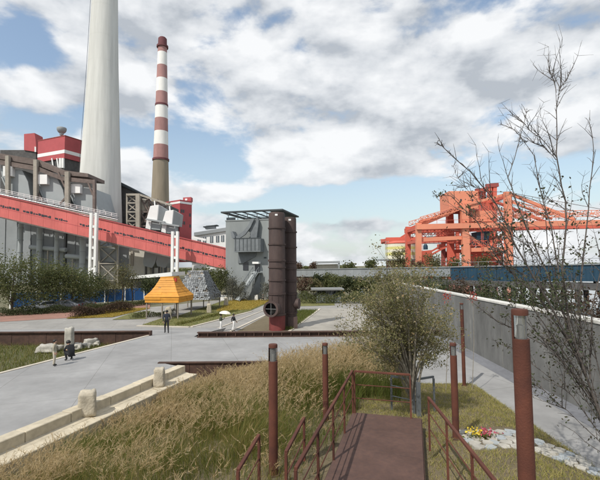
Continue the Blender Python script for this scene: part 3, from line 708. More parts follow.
casing('small grey housing at the foot of the concrete stack', [(96, 204), (103, 206), (106, 212), (108, 222), (101, 221), (97, 216)], [(98, 216), (107, 222), (107, 262), (107, 292), (98, 292)], 146, 6, [(98, 208), (103, 209), (103, 213), (98, 212)], (110,))
casing('leftmost grey filter housing at the very edge of the picture', [(0, 168), (22, 170), (28, 182), (31, 200), (10, 197), (2, 178)], [(-8, 190), (31, 198), (30, 292), (-8, 292)], 140, 14, [(3, 166), (12, 166), (12, 176), (3, 176)], (6, 18))
# steel frame with canopy over the casings
t = P(60, 200, 138); k = thing('canopy_frame', 'brown steel canopy and columns over the grey filter housings', 'steel frame', (t.x, t.y, LOW))
bb = MB(); outline(bb, [(-8, 152), (40, 160), (62, 170), (88, 173.5), (88, 177), (62, 175), (38, 165.5), (-8, 157.5)], 139, 12); bb.build('canopy', 'steel_brown', k)
bb = MB(); outline(bb, [(-8, 158.5), (38, 166.5), (62, 176.5), (95, 180), (95, 184), (62, 180.5), (38, 171), (-8, 163)], 138.4, .6); bb.build('edge_beam', 'steel_brown', k)
for x, y0, y1, w in ((36, 160, 212, 1.2), (67.5, 172, 216, 1.4), (94.5, 180, 220, .8), (8, 156, 210, 1.2)):
    bb = MB(); pbar(bb, (x, y0), (x, y1), 138.2, w, 1.2); bb.build('column', 'steel_tan' if w != .8 else 'steel_brown', k)
for (a, c_) in (((58, 172), (65, 187)), ((88, 182), (93, 195)), ((36, 190), (45, 205)), ((68, 195), (60, 204)), ((36, 200), (46, 212)), ((46, 202), (36, 213)), ((68, 208), (78, 218)), ((78, 207), (68, 218))):
    bb = MB(); pbar(bb, a, c_, 138.6, .55, .5); bb.build('brace', 'steel_brown', k)
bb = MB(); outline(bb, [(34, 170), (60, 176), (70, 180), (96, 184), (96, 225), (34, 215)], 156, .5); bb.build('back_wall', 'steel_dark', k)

k = thing('pipe_bridge', 'pale walkway with handrail and pipes above the red gallery', 'walkway', tuple(P(70, 208, 134)))
wa_, wb_ = P(-10, 190, 134), P(118, 217.5, 136); wv = wb_ - wa_
bb = MB(); bb.bar(wa_, wb_, 1.2, .3, up=(0, 0, 1)); bb.build('deck', 'casing', k)
for z in (.55, 1.1):
    bb = MB(); bb.bar(wa_ + Vector((0, -.55, z)), wb_ + Vector((0, -.55, z)), .12); bb.build('handrail', 'white_paint', k)
for i in range(22):
    p = wa_ + wv * (i / 22) + Vector((0, -.55, 0)); bb = MB(); bb.bar(p, p + Vector((0, 0, 1.1)), .12); bb.build('rail_post', 'white_paint', k)
for j, (z, r_, m_) in enumerate(((-.75, .3, 'silver'), (-1.35, .22, 'steel_tan'), (-1.9, .26, 'silver'))):
    bb = MB(); bb.tube(wa_ + Vector((0, -.2 * j, z)), wb_ + Vector((0, -.2 * j, z)), r_, r_, 10); bb.build('pipe', m_, k, smooth=True)
for i in range(9):
    p = wa_ + wv * ((i + .5) / 9); bb = MB(); bb.bar(p, Vector((p.x, p.y, p.z - 3.4)), .3); bb.build('hanger', 'steel_tan', k)
for i, (x, y0, y1, r_, lab) in enumerate(((40, 228, 290, .9, 'second vertical grey duct from the left under the red gallery'), (57, 233, 290, .7, 'slim vertical grey duct, third from the left under the red gallery'), (83, 238, 290, 1.0, 'vertical grey duct just left of the white gallery support'), (21, 224, 290, .8, 'leftmost vertical grey duct at the very edge of the picture'))):
    p = P(x, y0, 137.5); k = thing('vertical_duct', lab, 'duct', (p.x, p.y, LOW)); MB().tube((p.x, p.y, LOW), p, r_, r_, 16).build('pipe', 'casing', k, smooth=True)
    for z in np.arange(3, p.z - LOW, 4.2): MB().lathe([(r_ + .12, z - .15), (r_ + .12, z + .15)], (p.x, p.y, LOW), 16).build('flange', 'casing_dark', k)
for i, (x0, x1, y, lab) in enumerate(((30, 66, 247, 'upper horizontal duct below the left filter housing'), (66, 100, 256, 'horizontal duct below the housing beside the stack'))):
    p, q = P(x0, y, 138.6), P(x1, y + 3, 138.6); k = thing('horizontal_duct', lab, 'duct', tuple(p)); MB().tube(p, q, .8, .8, 14).build('pipe', 'casing', k, smooth=True)
    for f in (.2, .5, .8):
        w = p.lerp(q, f); MB().bar(Vector((w.x, w.y, LOW)), w - Vector((0, 0, .8)), .35).build('leg', 'steel_tan', k)

# red boiler house, left
D = 175.0; cx = P(63, 160, D)
k = thing('red_boiler_house', 'red boiler house with white band and bowl vent on its roof', 'building', (cx.x, cx.y, LOW))
def two_face(name, m_, ytop_c, ybot_c, yl, yr, pxl=36, pxc=63, pxr=96, e=0.0):
    # corner nearest at pxc; the faces recede left and right
    zc1, zc0 = P(pxc, ytop_c, D).z, P(pxc, ybot_c, D).z; p = P(pxc, 200, D)
    dl = 7.0; dr = 15.0
    l = Vector((P(pxl, 200, D + dl).x, D + dl, 0)); rgt = Vector((P(pxr, 200, D + dr).x, D + dr, 0)); bk = l + rgt - Vector((p.x, p.y, 0))
    pts = [Vector((p.x, p.y, 0)), rgt, bk, l]; cc = sum(pts, Vector()) / 4
    pts = [q + (q - cc).normalized() * e for q in pts]
    return MB().prism([Vector((q.x, q.y, zc0)) for q in pts], (0, 0, zc1 - zc0)).build(name, m_, k)
two_face('upper_wall', 'red_build', 136, 149.5, 0, 0)
two_face('white_band', 'white_paint', 149.55, 153, 0, 0, e=.06)
two_face('lower_wall', 'red_build', 153.05, 158, 0, 0)
two_face('roof_edge', 'orange_dark', 135.2, 135.95, 0, 0, e=.2)
two_face('dark_storey', 'steel_dark', 158.05, 262, 0, 0, e=-.8)
for x in (52, 57, 60.5, 63):
    bb = MB(); pbar(bb, (x, 158.3), (x + (1.5 if x < 60 else 0), 168), D - .2 + (63 - x) * .26, .9 if x > 59 else .5); bb.build('column', 'white_paint', k)
t = P(61.5, 136, D + 5)
bb = MB(); bb.lathe([(.8, 0), (.9, .9), (1.5, 1.4), (1.95, 2.2), (2.05, 3.2), (1.9, 3.5), (1.2, 3.7)], (t.x, t.y, P(61.5, 135.3, D + 5).z), 24); bb.build('bowl_vent', 'casing_dark', k, smooth=True)
t = P(36, 150, 172)
k = thing('plant_roof_block', 'dark red stepped roof block at the left edge of the plant', 'building', (t.x, t.y, LOW))
bb = MB(); outline(bb, [(24, 134), (34.5, 133), (35.5, 139), (36.5, 152), (24, 150)], 186, 6); bb.build('wall', 'red_build', k)
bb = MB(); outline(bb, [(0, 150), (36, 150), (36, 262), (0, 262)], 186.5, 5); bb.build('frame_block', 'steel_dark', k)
bb = MB(); outline(bb, [(34.5, 146.5), (36, 147), (36, 152), (34.5, 152)], 185.8, .15); bb.build('window', 'white_paint', k)

# boiler hall with lattice front, right of the stack
t = P(140, 240, 150); k = thing('lattice_hall', 'dark boiler hall with tan cross-braced steel front right of the stack', 'building', (t.x, t.y, LOW))
bb = MB(); outline(bb, [(112, 178), (120, 182), (139, 193), (139, 262), (112, 262)], 178, 12); bb.build('dark_block', 'steel_dark', k)
bb = MB(); outline(bb, [(117, 180.5), (140, 192.5), (141, 194.5), (117, 183.5)], 177, 14); bb.build('roof', 'roof_dark', k)
bb = MB(); lattice(bb, 127, 138, (195, 203, 212, 221, 231, 262), 152, .55); bb.build('lattice_face', 'steel_tan', k)
bb = MB(); outline(bb, [(135.5, 194), (139.5, 194), (139.5, 262), (135.5, 262)], 151, 1.3); bb.build('main_column', 'steel_tan', k)
bb = MB(); outline(bb, [(126, 193.5), (139, 193.5), (171, 204), (171, 206), (139, 195.5), (126, 195.5)], 151.2, 1.0); bb.build('eaves_beam', 'steel_tan', k)
bb = MB()
for x0, x1, y0, y1 in ((140, 149, 197, 212), (149, 158, 199, 214), (158, 170, 202, 214), (140, 149, 212, 226), (149, 160, 214, 228)):
    pbar(bb, (x0, y0), (x1, y1), 153, .5); pbar(bb, (x1, y0), (x0, y1), 153.5, .5); pbar(bb, (x0, y0), (x0, y1 + 4), 153.8, .5); pbar(bb, (x0, y1), (x1, y1), 152.5, .45)
bb.build('brace_frame', 'steel_brown', k)
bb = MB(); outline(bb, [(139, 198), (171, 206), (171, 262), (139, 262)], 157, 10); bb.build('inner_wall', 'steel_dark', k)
bb = MB(); bb.lathe([(1.6, 0), (2.0, 1), (2.0, 4), (1.4, 5)], P(144, 212, 155), 14); bb.build('vessel', 'steel_tan', k, smooth=True)

# two white slanted hopper silos in front of the hall
def silo(label, x, y, s):
    D_ = 146.0; t = P(x, y + 25, D_); k = thing('white_hopper', label, 'hopper', (t.x, t.y, LOW), 0, 'white slanted hoppers')
    q = lambda *pts: [(x + a * s, y + b_ * s) for a, b_ in pts]
    bb = MB(); outline(bb, q((-5, 0), (3, -1.2), (1.4, 14), (-8.5, 12)), D_, 4.6); bb.build('front_casing', 'white_paint', k, bevel=.06)
    bb = MB(); pts = [P(*p_, D_ + .6) for p_ in q((3.1, -1), (8.6, 2.5), (7.0, 15), (1.6, 14))]
    bb.prism([p_ + Vector((0, (i in (1, 2)) * 2.2, 0)) for i, p_ in enumerate(pts)], (0, 3.4, 0)); bb.build('side_casing', 'casing', k)
    bb = MB(); outline(bb, q((-8.5, 13.4), (-4, 14), (-5, 22.5), (-9.5, 21)), D_ + .5, 4); bb.build('outlet_duct', 'white_paint', k)
    bb = MB(); outline(bb, q((-3.9, 14.4), (4.5, 15.6), (4.5, 23), (-4.9, 22)), D_ + .8, 3.6); bb.build('lower_casing', 'casing', k)
    bb = MB(); pbar(bb, (x - 9 * s, y + 12.6 * s), (x + 9 * s, y + 15.4 * s), D_ - .6, .55, .8); bb.build('walkway', 'casing', k)
    bb = MB(); pbar(bb, (x - 1 * s, y - 5 * s), (x - .5 * s, y), D_ + 2, .35); bb.build('vent_pipe', 'white_paint', k)
    for xx in (-6, 0, 6):
        bb = MB(); pbar(bb, (x + xx * s, y + 21 * s), (x + xx * s, 284), D_ + 2, .5); bb.build('leg', 'casing_dark', k)
silo('white slanted hopper, left and larger of the two beside the lattice hall', 155.5, 206, 1.05)
silo('white slanted hopper, right of the two next to the red tower', 170.5, 211, .98)

# red stair tower
D = 172.0; t = P(179, 230, D); k = thing('red_stair_tower', 'deep red plant tower with white roof band right of the hoppers', 'building', (t.x, t.y, LOW))
c0, c1, c2 = P(165, 240, D + 6), P(179.5, 240, D), P(191.5, 240, D + 5)
def tri_prism(name, m_, ya, yb, e=0.0):
    z1, z0 = P(179.5, ya, D).z, P(179.5, yb, D).z; bk = c0 + c2 - c1
    pts = [Vector((q.x, q.y, 0)) for q in (c0, c1, c2, bk)]; cc = sum(pts, Vector()) / 4
    pts = [q + (q - cc).normalized() * e for q in pts]
    return MB().prism([Vector((q.x, q.y, z0)) for q in pts], (0, 0, z1 - z0)).build(name, m_, k)
tri_prism('wall', 'red_build', 203.3, 262)
tri_prism('white_band', 'white_paint', 201.2, 203.25, .2)
tri_prism('roof_slab', 'red_build', 199.6, 201.15, .1)
bb = MB(); outline(bb, [(183, 197.5), (191, 197), (191, 201), (183, 201)], D + 6, 3); bb.build('roof_house', 'red_build', k)
bb = MB(); outline(bb, [(185, 198.6), (187.2, 198.5), (187.2, 200.4), (185, 200.5)], D + 5.9, .15); bb.build('window', 'white_paint', k)
nf = (c2 - c1); nf.z = 0; nn = Vector((nf.y, -nf.x, 0)).normalized()
for x, y in ((181.5, 211), (183.5, 211.2), (182, 222.5), (184.2, 223), (190, 215), (190.2, 226)):
    p = RP(x, y, c1, nn); bb = MB(); u_ = nf.normalized(); w = .42
    bb.prism([p - u_ * w + Vector((0, 0, .7)) + nn * .05, p + u_ * w + Vector((0, 0, .7)) + nn * .05, p + u_ * w - Vector((0, 0, .7)) + nn * .05, p - u_ * w - Vector((0, 0, .7)) + nn * .05], -nn * .03); bb.build('window', 'window_dark', k)
# white office building
D = 165.0; t = P(210, 240, D); k = thing('plant_office', 'white flat-roofed plant building with dark windows behind the grey tower', 'building', (t.x, t.y, LOW))
bb = MB(); outline(bb, [(192, 236), (200, 234), (232, 230), (232, 275), (192, 275)], D, 10); bb.build('wall', 'white_paint', k)
bb = MB(); outline(bb, [(194, 232.5), (232, 226.5), (232, 230), (194, 235.8)], D - .8, 11.6); bb.build('roof', 'casing_dark', k)
for x, y in ((204.5, 240), (211.5, 239.5), (217.5, 239), (222.5, 238.5), (199, 241)):
    bb = MB(); outline(bb, [(x - 1.5, y - 3), (x + 1.7, y - 3.4), (x + 1.7, y + 3.2), (x - 1.5, y + 3.2)], D - .12, .1); w_o = bb.build('window', 'glass_grey', k)
    bb = MB(); pbar(bb, (x + .1, y - 3.1), (x + .1, y + 3.2), D - .16, .14, .06); bb.build('mullion', 'white_paint', w_o)
bb = MB(); outline(bb, [(206, 225.5), (214, 225), (215, 228), (205, 229)], D + 2, 3); bb.build('roof_house', 'casing_dark', k)
bb = MB(); outline(bb, [(203, 226.4), (217, 224.6), (217, 225.4), (203, 227.2)], D + 1.5, 4); bb.build('roof_house_slab', 'roof_dark', k)
bb = MB(); pbar(bb, (192, 237), (206, 240), 150, .8, 1); bb.build('pipe_bridge', 'white_paint', k)
# shed under the gallery
t = P(150, 275, 110); k = thing('white_shed', 'low shed with white roof behind the blue fence', 'shed', (t.x, t.y, LOW))
bb = MB(); outline(bb, [(130, 276.5), (172, 272), (172, 276), (130, 279)], 106, 12); bb.build('roof', 'white_paint', k)
bb = MB(); outline(bb, [(132, 279), (170, 276.2), (170, 288), (132, 288)], 108, 8); bb.build('wall', 'steel_dark', k)
t = P(134, 262, 138); k = thing('cream_conveyor_house', 'cream walled transfer house under the red gallery', 'building', (t.x, t.y, LOW))
bb = MB(); outline(bb, [(129, 249), (150, 252), (150, 290), (129, 290)], 142, 8); bb.build('wall', 'cream', k)
bb = MB(); outline(bb, [(119, 244), (129, 247), (129, 290), (119, 290)], 143, 8); bb.build('side_block', 'casing_dark', k)
bb = MB(); outline(bb, [(130.5, 251), (133, 251), (133, 266), (130.5, 266)], 141.5, .4); bb.build('pipe', 'steel_tan', k)
for i, (x, lab) in enumerate(((150, 'dark slanted steel hopper under the gallery, left one'), (163, 'dark slanted steel hopper under the gallery, right one'))):
    t = P(x, 262, 140); k = thing('coal_hopper', lab, 'hopper', (t.x, t.y, LOW))
    bb = MB(); outline(bb, [(x - 5, 249 + i), (x + 8, 252 + i), (x + 5, 263), (x + 2, 268), (x - 6, 266), (x - 7, 262)], 139, 6); bb.build('casing', 'casing_dark', k)
    for e in (-4, 3):
        bb = MB(); pbar(bb, (x + e, 266), (x + e, 287), 140, .6); bb.build('leg', 'steel_dark', k)

# ================================================================== BLUE HOARDING FENCE
fa, fb_ = G(10, 308.5, LOW), G(153, 300, LOW); fd = (fb_ - fa); L_ = fd.length; fu = fd.normalized(); fn = Vector((fu.y, -fu.x, 0))
k = thing('blue_fence', 'blue sheet hoarding fence with pale posts behind the trees', 'fence', tuple(fa))
n = int(L_ / 1.5)
for i in range(n):
    p = fa + fu * (L_ * i / n); q = fa + fu * (L_ * (i + 1) / n - .04)
    bb = MB(); bb.prism([p + Vector((0, 0, .12)), q + Vector((0, 0, .12)), q + Vector((0, 0, 2.25)), p + Vector((0, 0, 2.25))], -fn * .05); bb.build('fence_panel', 'blue_fence', k)
    if i % 2 == 0:
        bb = MB(); bb.box(p + fn * .06 + Vector((0, 0, 1.25)), (.16, .1, 2.5)); bb.build('post', 'white_paint', k)

# ================================================================== GREY TOWER
yaw = -R(15); cR = P(279, 300, 69.5)
k = thing('grey_tower', 'grey concrete tower with flat steel roof canopy and steel balcony', 'tower', (cR.x, cR.y, LOW), yaw)
ux = Vector((math.cos(yaw), math.sin(yaw), 0)); uy = Vector((-math.sin(yaw), math.cos(yaw), 0)); O = Vector((cR.x, cR.y, LOW))
def tl(px, py, off=0.0):                          # pixel to tower coordinates on the front face (off metres in front of it)
    q = RP(px, py, O - uy * off, uy) - O; return q.dot(ux), q.z
xl = tl(225.5, 260)[0]; ztop = tl(250, 220.5)[1]; dep = 8.5
MB().box((xl / 2, dep / 2, ztop / 2), (-xl, dep, ztop)).build('wall', 'tower', k, local=True, bevel=.05)
MB().box((xl / 2, dep / 2, ztop + .1), (-xl + .16, dep + .16, .2)).build('parapet', 'tower', k, local=True)
MB().box((xl + .9, .3, ztop + .45), (1.6, .4, .5)).build('roof_block', 'tower_steel', k, local=True)
zr = tl(255, 211.5)[1]
X0, X1, Y0, Y1 = xl - .55, 1.0, -.9, dep + 1.4
rf = MB().box(((X0 + X1) / 2, Y0 + .35, zr), (X1 - X0, .7, .26)).build('roof', 'roof_dark', k, local=True)
MB().box(((X0 + X1) / 2, Y1 - .35, zr), (X1 - X0, .7, .26)).build('rear_beam', 'roof_dark', rf, local=True)
MB().box((X0 + .3, (Y0 + Y1) / 2, zr), (.6, Y1 - Y0 - 1.42, .26)).build('side_beam', 'roof_dark', rf, local=True)
MB().box((X1 - 1.3, (Y0 + Y1) / 2, zr), (2.6, Y1 - Y0 - 1.42, .26)).build('side_panel', 'roof_dark', rf, local=True)
for i in range(4):
    x = X0 + 1.9 + i * 1.9; MB().box((x, (Y0 + Y1) / 2, zr), (.14, Y1 - Y0 - 1.42, .2)).build('purlin', 'roof_dark', rf, local=True)
for i in range(6):
    x = xl + .4 + i * (-xl - .8) / 5
    for y in (.3, dep - .3): MB().box((x, y, (ztop + .2 + zr - .17) / 2), (.09, .09, zr - ztop - .38)).build('roof_post', 'tower_steel', k, local=True)
bb = MB()
for z in (.55, 1.0):
    bb.bar((xl + .2, .15, ztop + z + .1), (-.2, .15, ztop + z + .1), .06)
    bb.bar((-.15, .15, ztop + z + .1), (-.15, dep - .2, ztop + z + .1), .06)
bb.build('roof_rail', 'tower_steel', k, local=True)
# steel balcony box with slanted hoist arm
x0, zb1 = tl(238.5, 239.5); x1, zb0 = tl(264, 252)
bal = MB().box(((x0 + x1) / 2, -.9, zb0 + .12), (x1 - x0, 1.8, .24)).build('balcony', 'tower_steel', k, local=True)
MB().box(((x0 + x1) / 2, -1.78, (zb0 + zb1) / 2 + .12), (x1 - x0, .07, zb1 - zb0 - .26)).build('front_panel', 'tower_steel', bal, local=True)
for x in (x0 + .04, x1 - .04): MB().box((x, -.88, (zb0 + zb1) / 2 + .12), (.07, 1.72, zb1 - zb0 - .26)).build('side_panel', 'tower_steel', bal, local=True)
MB().box(((x0 + x1) / 2, -1.8, zb1 + .06), (x1 - x0 + .1, .16, .12)).build('cap_rail', 'roof_dark', bal, local=True)
for i in range(7):
    x = x0 + .25 + i * (x1 - x0 - .5) / 6; MB().box((x, -1.845, (zb0 + zb1) / 2 + .1), (.09, .05, zb1 - zb0 - .3)).build('rib', 'roof_dark', bal, local=True)
a0, a1 = tl(240, 240), tl(257.5, 219)
def slab(name, m_, pts, y0, t_): 
    bb = MB(); bb.prism([Vector((*(q := tl(*p_))[:1], y0, q[1])) for p_ in pts], (0, t_, 0)); return bb.build(name, m_, k, local=True)
slab('hoist_arm', 'tower_steel', [(235, 234), (239, 237), (246, 232), (251, 226), (254, 219.5), (257, 219.5), (253, 228), (248, 235), (240, 240.5), (236, 239)], -1.3, .35)
slab('hoist_arm', 'tower_steel', [(249, 231), (259, 217.5), (260.5, 221), (258.5, 238), (252.5, 239.5), (252.5, 233)], -.9, .5)
slab('arm_web', 'casing', [(249.5, 229.5), (254.5, 221.5), (256.5, 221.5), (252, 229.5)], -.5, .45)
slab('arm_plate', 'tower_steel', [(234.5, 232.5), (236, 232), (238.5, 236.5), (238.5, 239), (235.5, 238.5)], -1.6, 1.5)
slab('cover_plate', 'tower_steel', [(238.8, 252), (257, 252), (256, 256.5), (251, 259), (244, 263.2), (238.5, 263.2)], -.22, .2)
slab('window', 'window_dark', [(243.2, 262), (248.5, 262), (248.5, 270.3), (243.2, 270.3)], -.07, .05)
slab('window', 'roof_dark', [(264, 257), (266.5, 257), (266.5, 258.4), (264, 258.4)], -.07, .05)
dr = slab('door', 'window_dark', [(255, 264.2), (260, 264.2), (260, 272.5), (255, 272.5)], -.08, .06)
slab('door_canopy', 'white_paint', [(254.4, 261.8), (260.6, 261.8), (260.6, 263.8), (254.4, 263.8)], -1.0, .95)
slab('lower_door', 'window_dark', [(254, 284), (260.5, 284), (260.5, 296.5), (254, 296.5)], -.07, .05)
# covered chute-stair down from the door
s0x, s0z = tl(257.8, 272); s1x, _ = tl(244, 299)
st = MB(); st.bar((s0x, -.9, s0z), (s1x + .2, -3.4, .2), 1.5, .35); st.build('outer_stair', 'casing', k, local=True)
for s_ in (-1, 1):
    off = Vector((0.55 * s_, .55 * s_ * -.6, 0)); bb = MB()
    p, q = Vector((s0x, -.9, s0z + .9)) + off * 1.3, Vector((s1x + .2, -3.4, 1.1)) + off * 1.3; bb.bar(p, q, .09, .09)
    for t_ in (0, .25, .5, .75, 1): w = p.lerp(q, t_); bb.bar(w, w - Vector((0, 0, .9)), .07)
    bb.build('stair_rail', 'tower_steel', k, local=True)
MB().box((s0x, -.6, s0z - .1), (1.7, 1.15, .15)).build('stair_landing', 'casing', k, local=True)
bb = MB(); bb.prism([Vector((s0x + .5, -.5, 0)), Vector((s0x + .5, -.5, s0z - .3)), Vector((s1x + 1.6, -2.6, 0))], (.1, .15, 0)); bb.build('stair_support', 'tower_steel', k, local=True)
# white planter blocks in front of the tower
for i, (px, py, w, lab) in enumerate(((224.3, 298.8, 1.1, 'white cube planter, first from the left before the tower'), (230.2, 298.6, 1.0, 'white cube planter, second from the left before the tower'), (239.3, 298.8, .7, 'small white cube planter left of the tower stair'),
                                (255, 299, 1.1, 'white cube planter right of the tower stair'), (260.4, 297.8, 1.2, 'white cube planter nearest the brown cylinders'))):
    p = G(px, py + 1.5, LOW); kk = thing('planter_box', lab, 'planter', tuple(p), 0, 'white planters before the tower')
    MB().box((p.x, p.y, LOW + w * .45), (w, w, w * .9)).build('box', 'planter_white', kk, bevel=.03)
    MB().box((p.x, p.y, LOW + w * .9 + .03), (w * .86, w * .86, .06)).build('soil', 'soil', kk)
    pos = np.stack([RNG.normal(0, w * .22, 160), RNG.normal(0, w * .22, 160), w * .9 + RNG.random(160) * .4], 1); npmesh('plant', *leaf_quads(pos, .14, 2), 'leaf_grey', kk)

# ================================================================== TWIN STEEL CYLINDERS
def vessel(label, px, pybase, pytop, wpx_, d, hole):
    c_ = G(px, pybase, LOW) if d is None else P(px, pybase, d); d = c_.y; r_ = wpx_ / 2 * d / FOC; H = P(px, pytop, d).z - LOW; b0 = Vector((c_.x, c_.y, LOW))
    k = thing('steel_cylinder', label, 'tank', tuple(b0), 0, 'twin brown cylinders')
    MB().lathe([(r_, 1.35), (r_, H - .15), (r_ * .92, H)], b0, 40).build('shell', 'vessel', k, smooth=True)
    MB().lathe([(r_ * .99, 0), (r_ * .99, 1.35)], b0, 40).build('base_shell', 'vessel_red' if hole else 'vessel', k, smooth=True)
    for f in (.135, .305, .42, .53, .585, .725, .865):
        z = H * f; MB().lathe([(r_ + .005, z - .07), (r_ + .075, z - .06), (r_ + .075, z + .06), (r_ + .005, z + .07)], b0, 40, False, False).build('flange', 'vessel', k)
    nb = 30
    bb = MB()
    for f in (.305, .585):
        for i in range(nb):
            a = 2 * math.pi * i / nb; bb.box(b0 + Vector(((r_ + .05) * math.cos(a), (r_ + .05) * math.sin(a), H * f + .09)), (.05, .05, .07))
    stuff(bb.build('bolts', 'vessel', k))
    for i in range(8):
        a = 2 * math.pi * i / 8 + .2; bb = MB(); bb.bar(b0 + Vector(((r_ + .03) * math.cos(a), (r_ + .03) * math.sin(a), 1.45)), b0 + Vector(((r_ + .03) * math.cos(a), (r_ + .03) * math.sin(a), H * .3)), .03, .03); bb.build('seam', 'vessel', k)
    if hole:
        hc = b0 + Vector((-.20, -r_ * .55, 2.06)); nrm = Vector((-.33, -.94, 0)).normalized(); rr = .66
        m0 = MB(); m0.tube(hc, hc + nrm * .85, rr, rr, 32, cap=False); m0.build('manhole_neck', 'vessel', k, smooth=True)
        m0 = MB(); e = hc + nrm * .85; u1 = Vector((-nrm.y, nrm.x, 0)); u2 = Vector((0, 0, 1)); vs = []; fs = []; n = 32
        for q in (rr * .82, rr * 1.1):
            for z in (0, .1):
                for i in range(n): a = 2 * math.pi * i / n; vs.append(e + u1 * q * math.cos(a) + u2 * q * math.sin(a) + nrm * z)
        for i in range(n):
            j = (i + 1) % n; fs += [(i, j, n + j, n + i), (2 * n + i, 2 * n + j, 3 * n + j, 3 * n + i), (n + i, n + j, 3 * n + j, 3 * n + i), (i, j, 2 * n + j, 2 * n + i)]
        m0.add(vs, fs); rg = m0.build('manhole_ring', 'vessel', k)
        m0 = MB(); m0.tube(e - nrm * .45, e - nrm * .4, rr * .98, rr * .98, 28); m0.build('manhole_back', 'tyre', k)
        m0 = MB(); m0.bar(e - u1 * rr * .85, e + u1 * rr * .85, .05); m0.bar(e - u2 * rr * .85, e + u2 * rr * .85, .05); m0.build('cross_bar', 'lamp_metal', k)
    else:
        m0 = MB(); hc = b0 + Vector((r_ * .5, -r_ * .2, 2.3)); m0.tube(hc, hc + Vector((.55, -.15, 0)), .5, .5, 20); m0.build('side_manhole', 'vessel', k, smooth=True)
        m0 = MB(); m0.box(b0 + Vector((r_ * .35, -r_ * .95, .55)), (.9, .35, 1.1)); m0.build('base_box', 'vessel', k)
    m0 = MB(); m0.box(b0 + Vector((0, -r_ + .06, H - .28)), (.24, .12, .16)); m0.build('floodlight', 'white_paint', k)
vessel('front brown steel cylinder with round manhole near its base', 277.2, 330, 212.8, 16.2, None, True)
vessel('rear brown steel cylinder, slightly lower, right of the front one', 290.6, 327.6, 217.6, 12.6, None, False)

# ================================================================== HUTS ON POSTS
def hut(label, pxc, pybase, wid, dep_, H, post, rz, tiers, m_, kind):
    b0 = G(pxc, pybase, LOW); b0.y += dep_ * .4
    k = thing('pavilion', label, 'pavilion', tuple(b0), rz, 'pavilions on posts')
    hw, hd = wid / 2, dep_ / 2
    for sx in (-1, 0, 1):
        for sy in (-1, 1):
            MB().box((sx * (hw - .15), sy * (hd - .15), post / 2), (.12, .12, post)).build('post', 'wood_grey', k, local=True)
    MB().box((0, 0, post - .08), (wid - .25, dep_ - .25, .14)).build('ring_beam', m_ if kind else 'wood_grey', k, local=True)
    prof = tiers   # (fraction of half width, height above posts)
    if kind:                                        # yellow: overlapping horizontal planks
        for (f0, z0), (f1, z1) in zip(prof, prof[1:]):
            n = max(1, round((z1 - z0) / .26))
            for i in range(n):
                a, b_ = i / n, (i + 1) / n; fa_ = f0 + (f1 - f0) * a + .015; fb2 = f0 + (f1 - f0) * b_; za, zb = post + z0 + (z1 - z0) * a, post + z0 + (z1 - z0) * b_ + .03
                for side in range(4):
                    rot = Matrix.Rotation(side * math.pi / 2, 3, 'Z'); ha, hb = (hw, hd) if side % 2 == 0 else (hd, hw)
                    cuts = [-1, random.uniform(-.4, .4), 1]
                    for c0_, c1_ in zip(cuts, cuts[1:]):
                        o_ = random.uniform(-.015, .02)
                        vs = [Vector((c0_ * ha * fa_, -hb * fa_ - .03 - o_, za)), Vector((c1_ * ha * fa_, -hb * fa_ - .03 - o_, za)), Vector((c1_ * ha * fb2, -hb * fb2 - o_, zb)), Vector((c0_ * ha * fb2, -hb * fb2 - o_, zb))]
                        bb = MB(); bb.prism([rot @ v for v in vs], rot @ Vector((0, .045, -.01))); bb.build('plank', m_, k, local=True)
        f, z = prof[-1]; MB().box((0, 0, post + z - .02), (wid * f * 1.12, dep_ * f * 1.12, .16)).build('cap', m_, k, local=True)
        MB().box((hw * .42, -hd * .3, post + z - .32), (.5, .3, .42)).build('red_box', 'hut_red', k, local=True)
        MB().box((-hw * .3, -hd * .62, post + z * .5), (.3, .2, .45)).build('hatch', 'wood_grey', k, local=True)
    else:                                           # grey: small metal shingles, too many to pick apart
        bb = MB(); rr = random.Random(9)
        for (f0, z0), (f1, z1) in zip(prof, prof[1:]):
            n = max(1, round((z1 - z0) / .2))
            for i in range(n):
                a = (i + .5) / n; f = f0 + (f1 - f0) * a; z = post + z0 + (z1 - z0) * a
                for side in range(4):
                    rot = Matrix.Rotation(side * math.pi / 2, 3, 'Z'); ha, hb = (hw, hd) if side % 2 == 0 else (hd, hw)
                    m2 = max(2, int(2 * ha * f / .3))
                    for j in range(m2):
                        if rr.random() < .1: continue
                        x = -ha * f + (j + .5 + .5 * (i % 2) - .25) * 2 * ha * f / m2
                        sl = math.atan2((f0 - f1) * hb, (z1 - z0))
                        bb.box(rot @ Vector((x, -hb * f, z)), (.27, .03, .26), rot @ Matrix.Rotation(-sl + rr.uniform(-.6, .25), 3, 'X') @ Matrix.Rotation(rr.uniform(-.35, .35), 3, 'Y'))
        stuff(bb.build('shingles', m_, k, local=True))
        f0, z0 = prof[0]; f1, z1 = prof[-1]; bb = MB()
        vs = [Vector((sx * hw * f * .95, sy * hd * f * .95, post + z)) for f, z in ((f0, z0), (f1, z1)) for sx, sy in ((-1, -1), (1, -1), (1, 1), (-1, 1))]
        bb.add(vs, [(0, 1, 2, 3), (7, 6, 5, 4), (0, 1, 5, 4), (1, 2, 6, 5), (2, 3, 7, 6), (3, 0, 4, 7)]); bb.build('roof_core', 'wood_grey', k, local=True)
    return k
hut('yellow plank pavilion with stepped pyramid roof on thin posts', 165, 318.5, 4.1, 4.0, 4.6, 1.95, R(-8), [(.98, -.1), (1.02, .55), (.80, 1.05), (.60, 1.7), (.44, 2.4), (.36, 2.75)], 'hut_yellow', True)
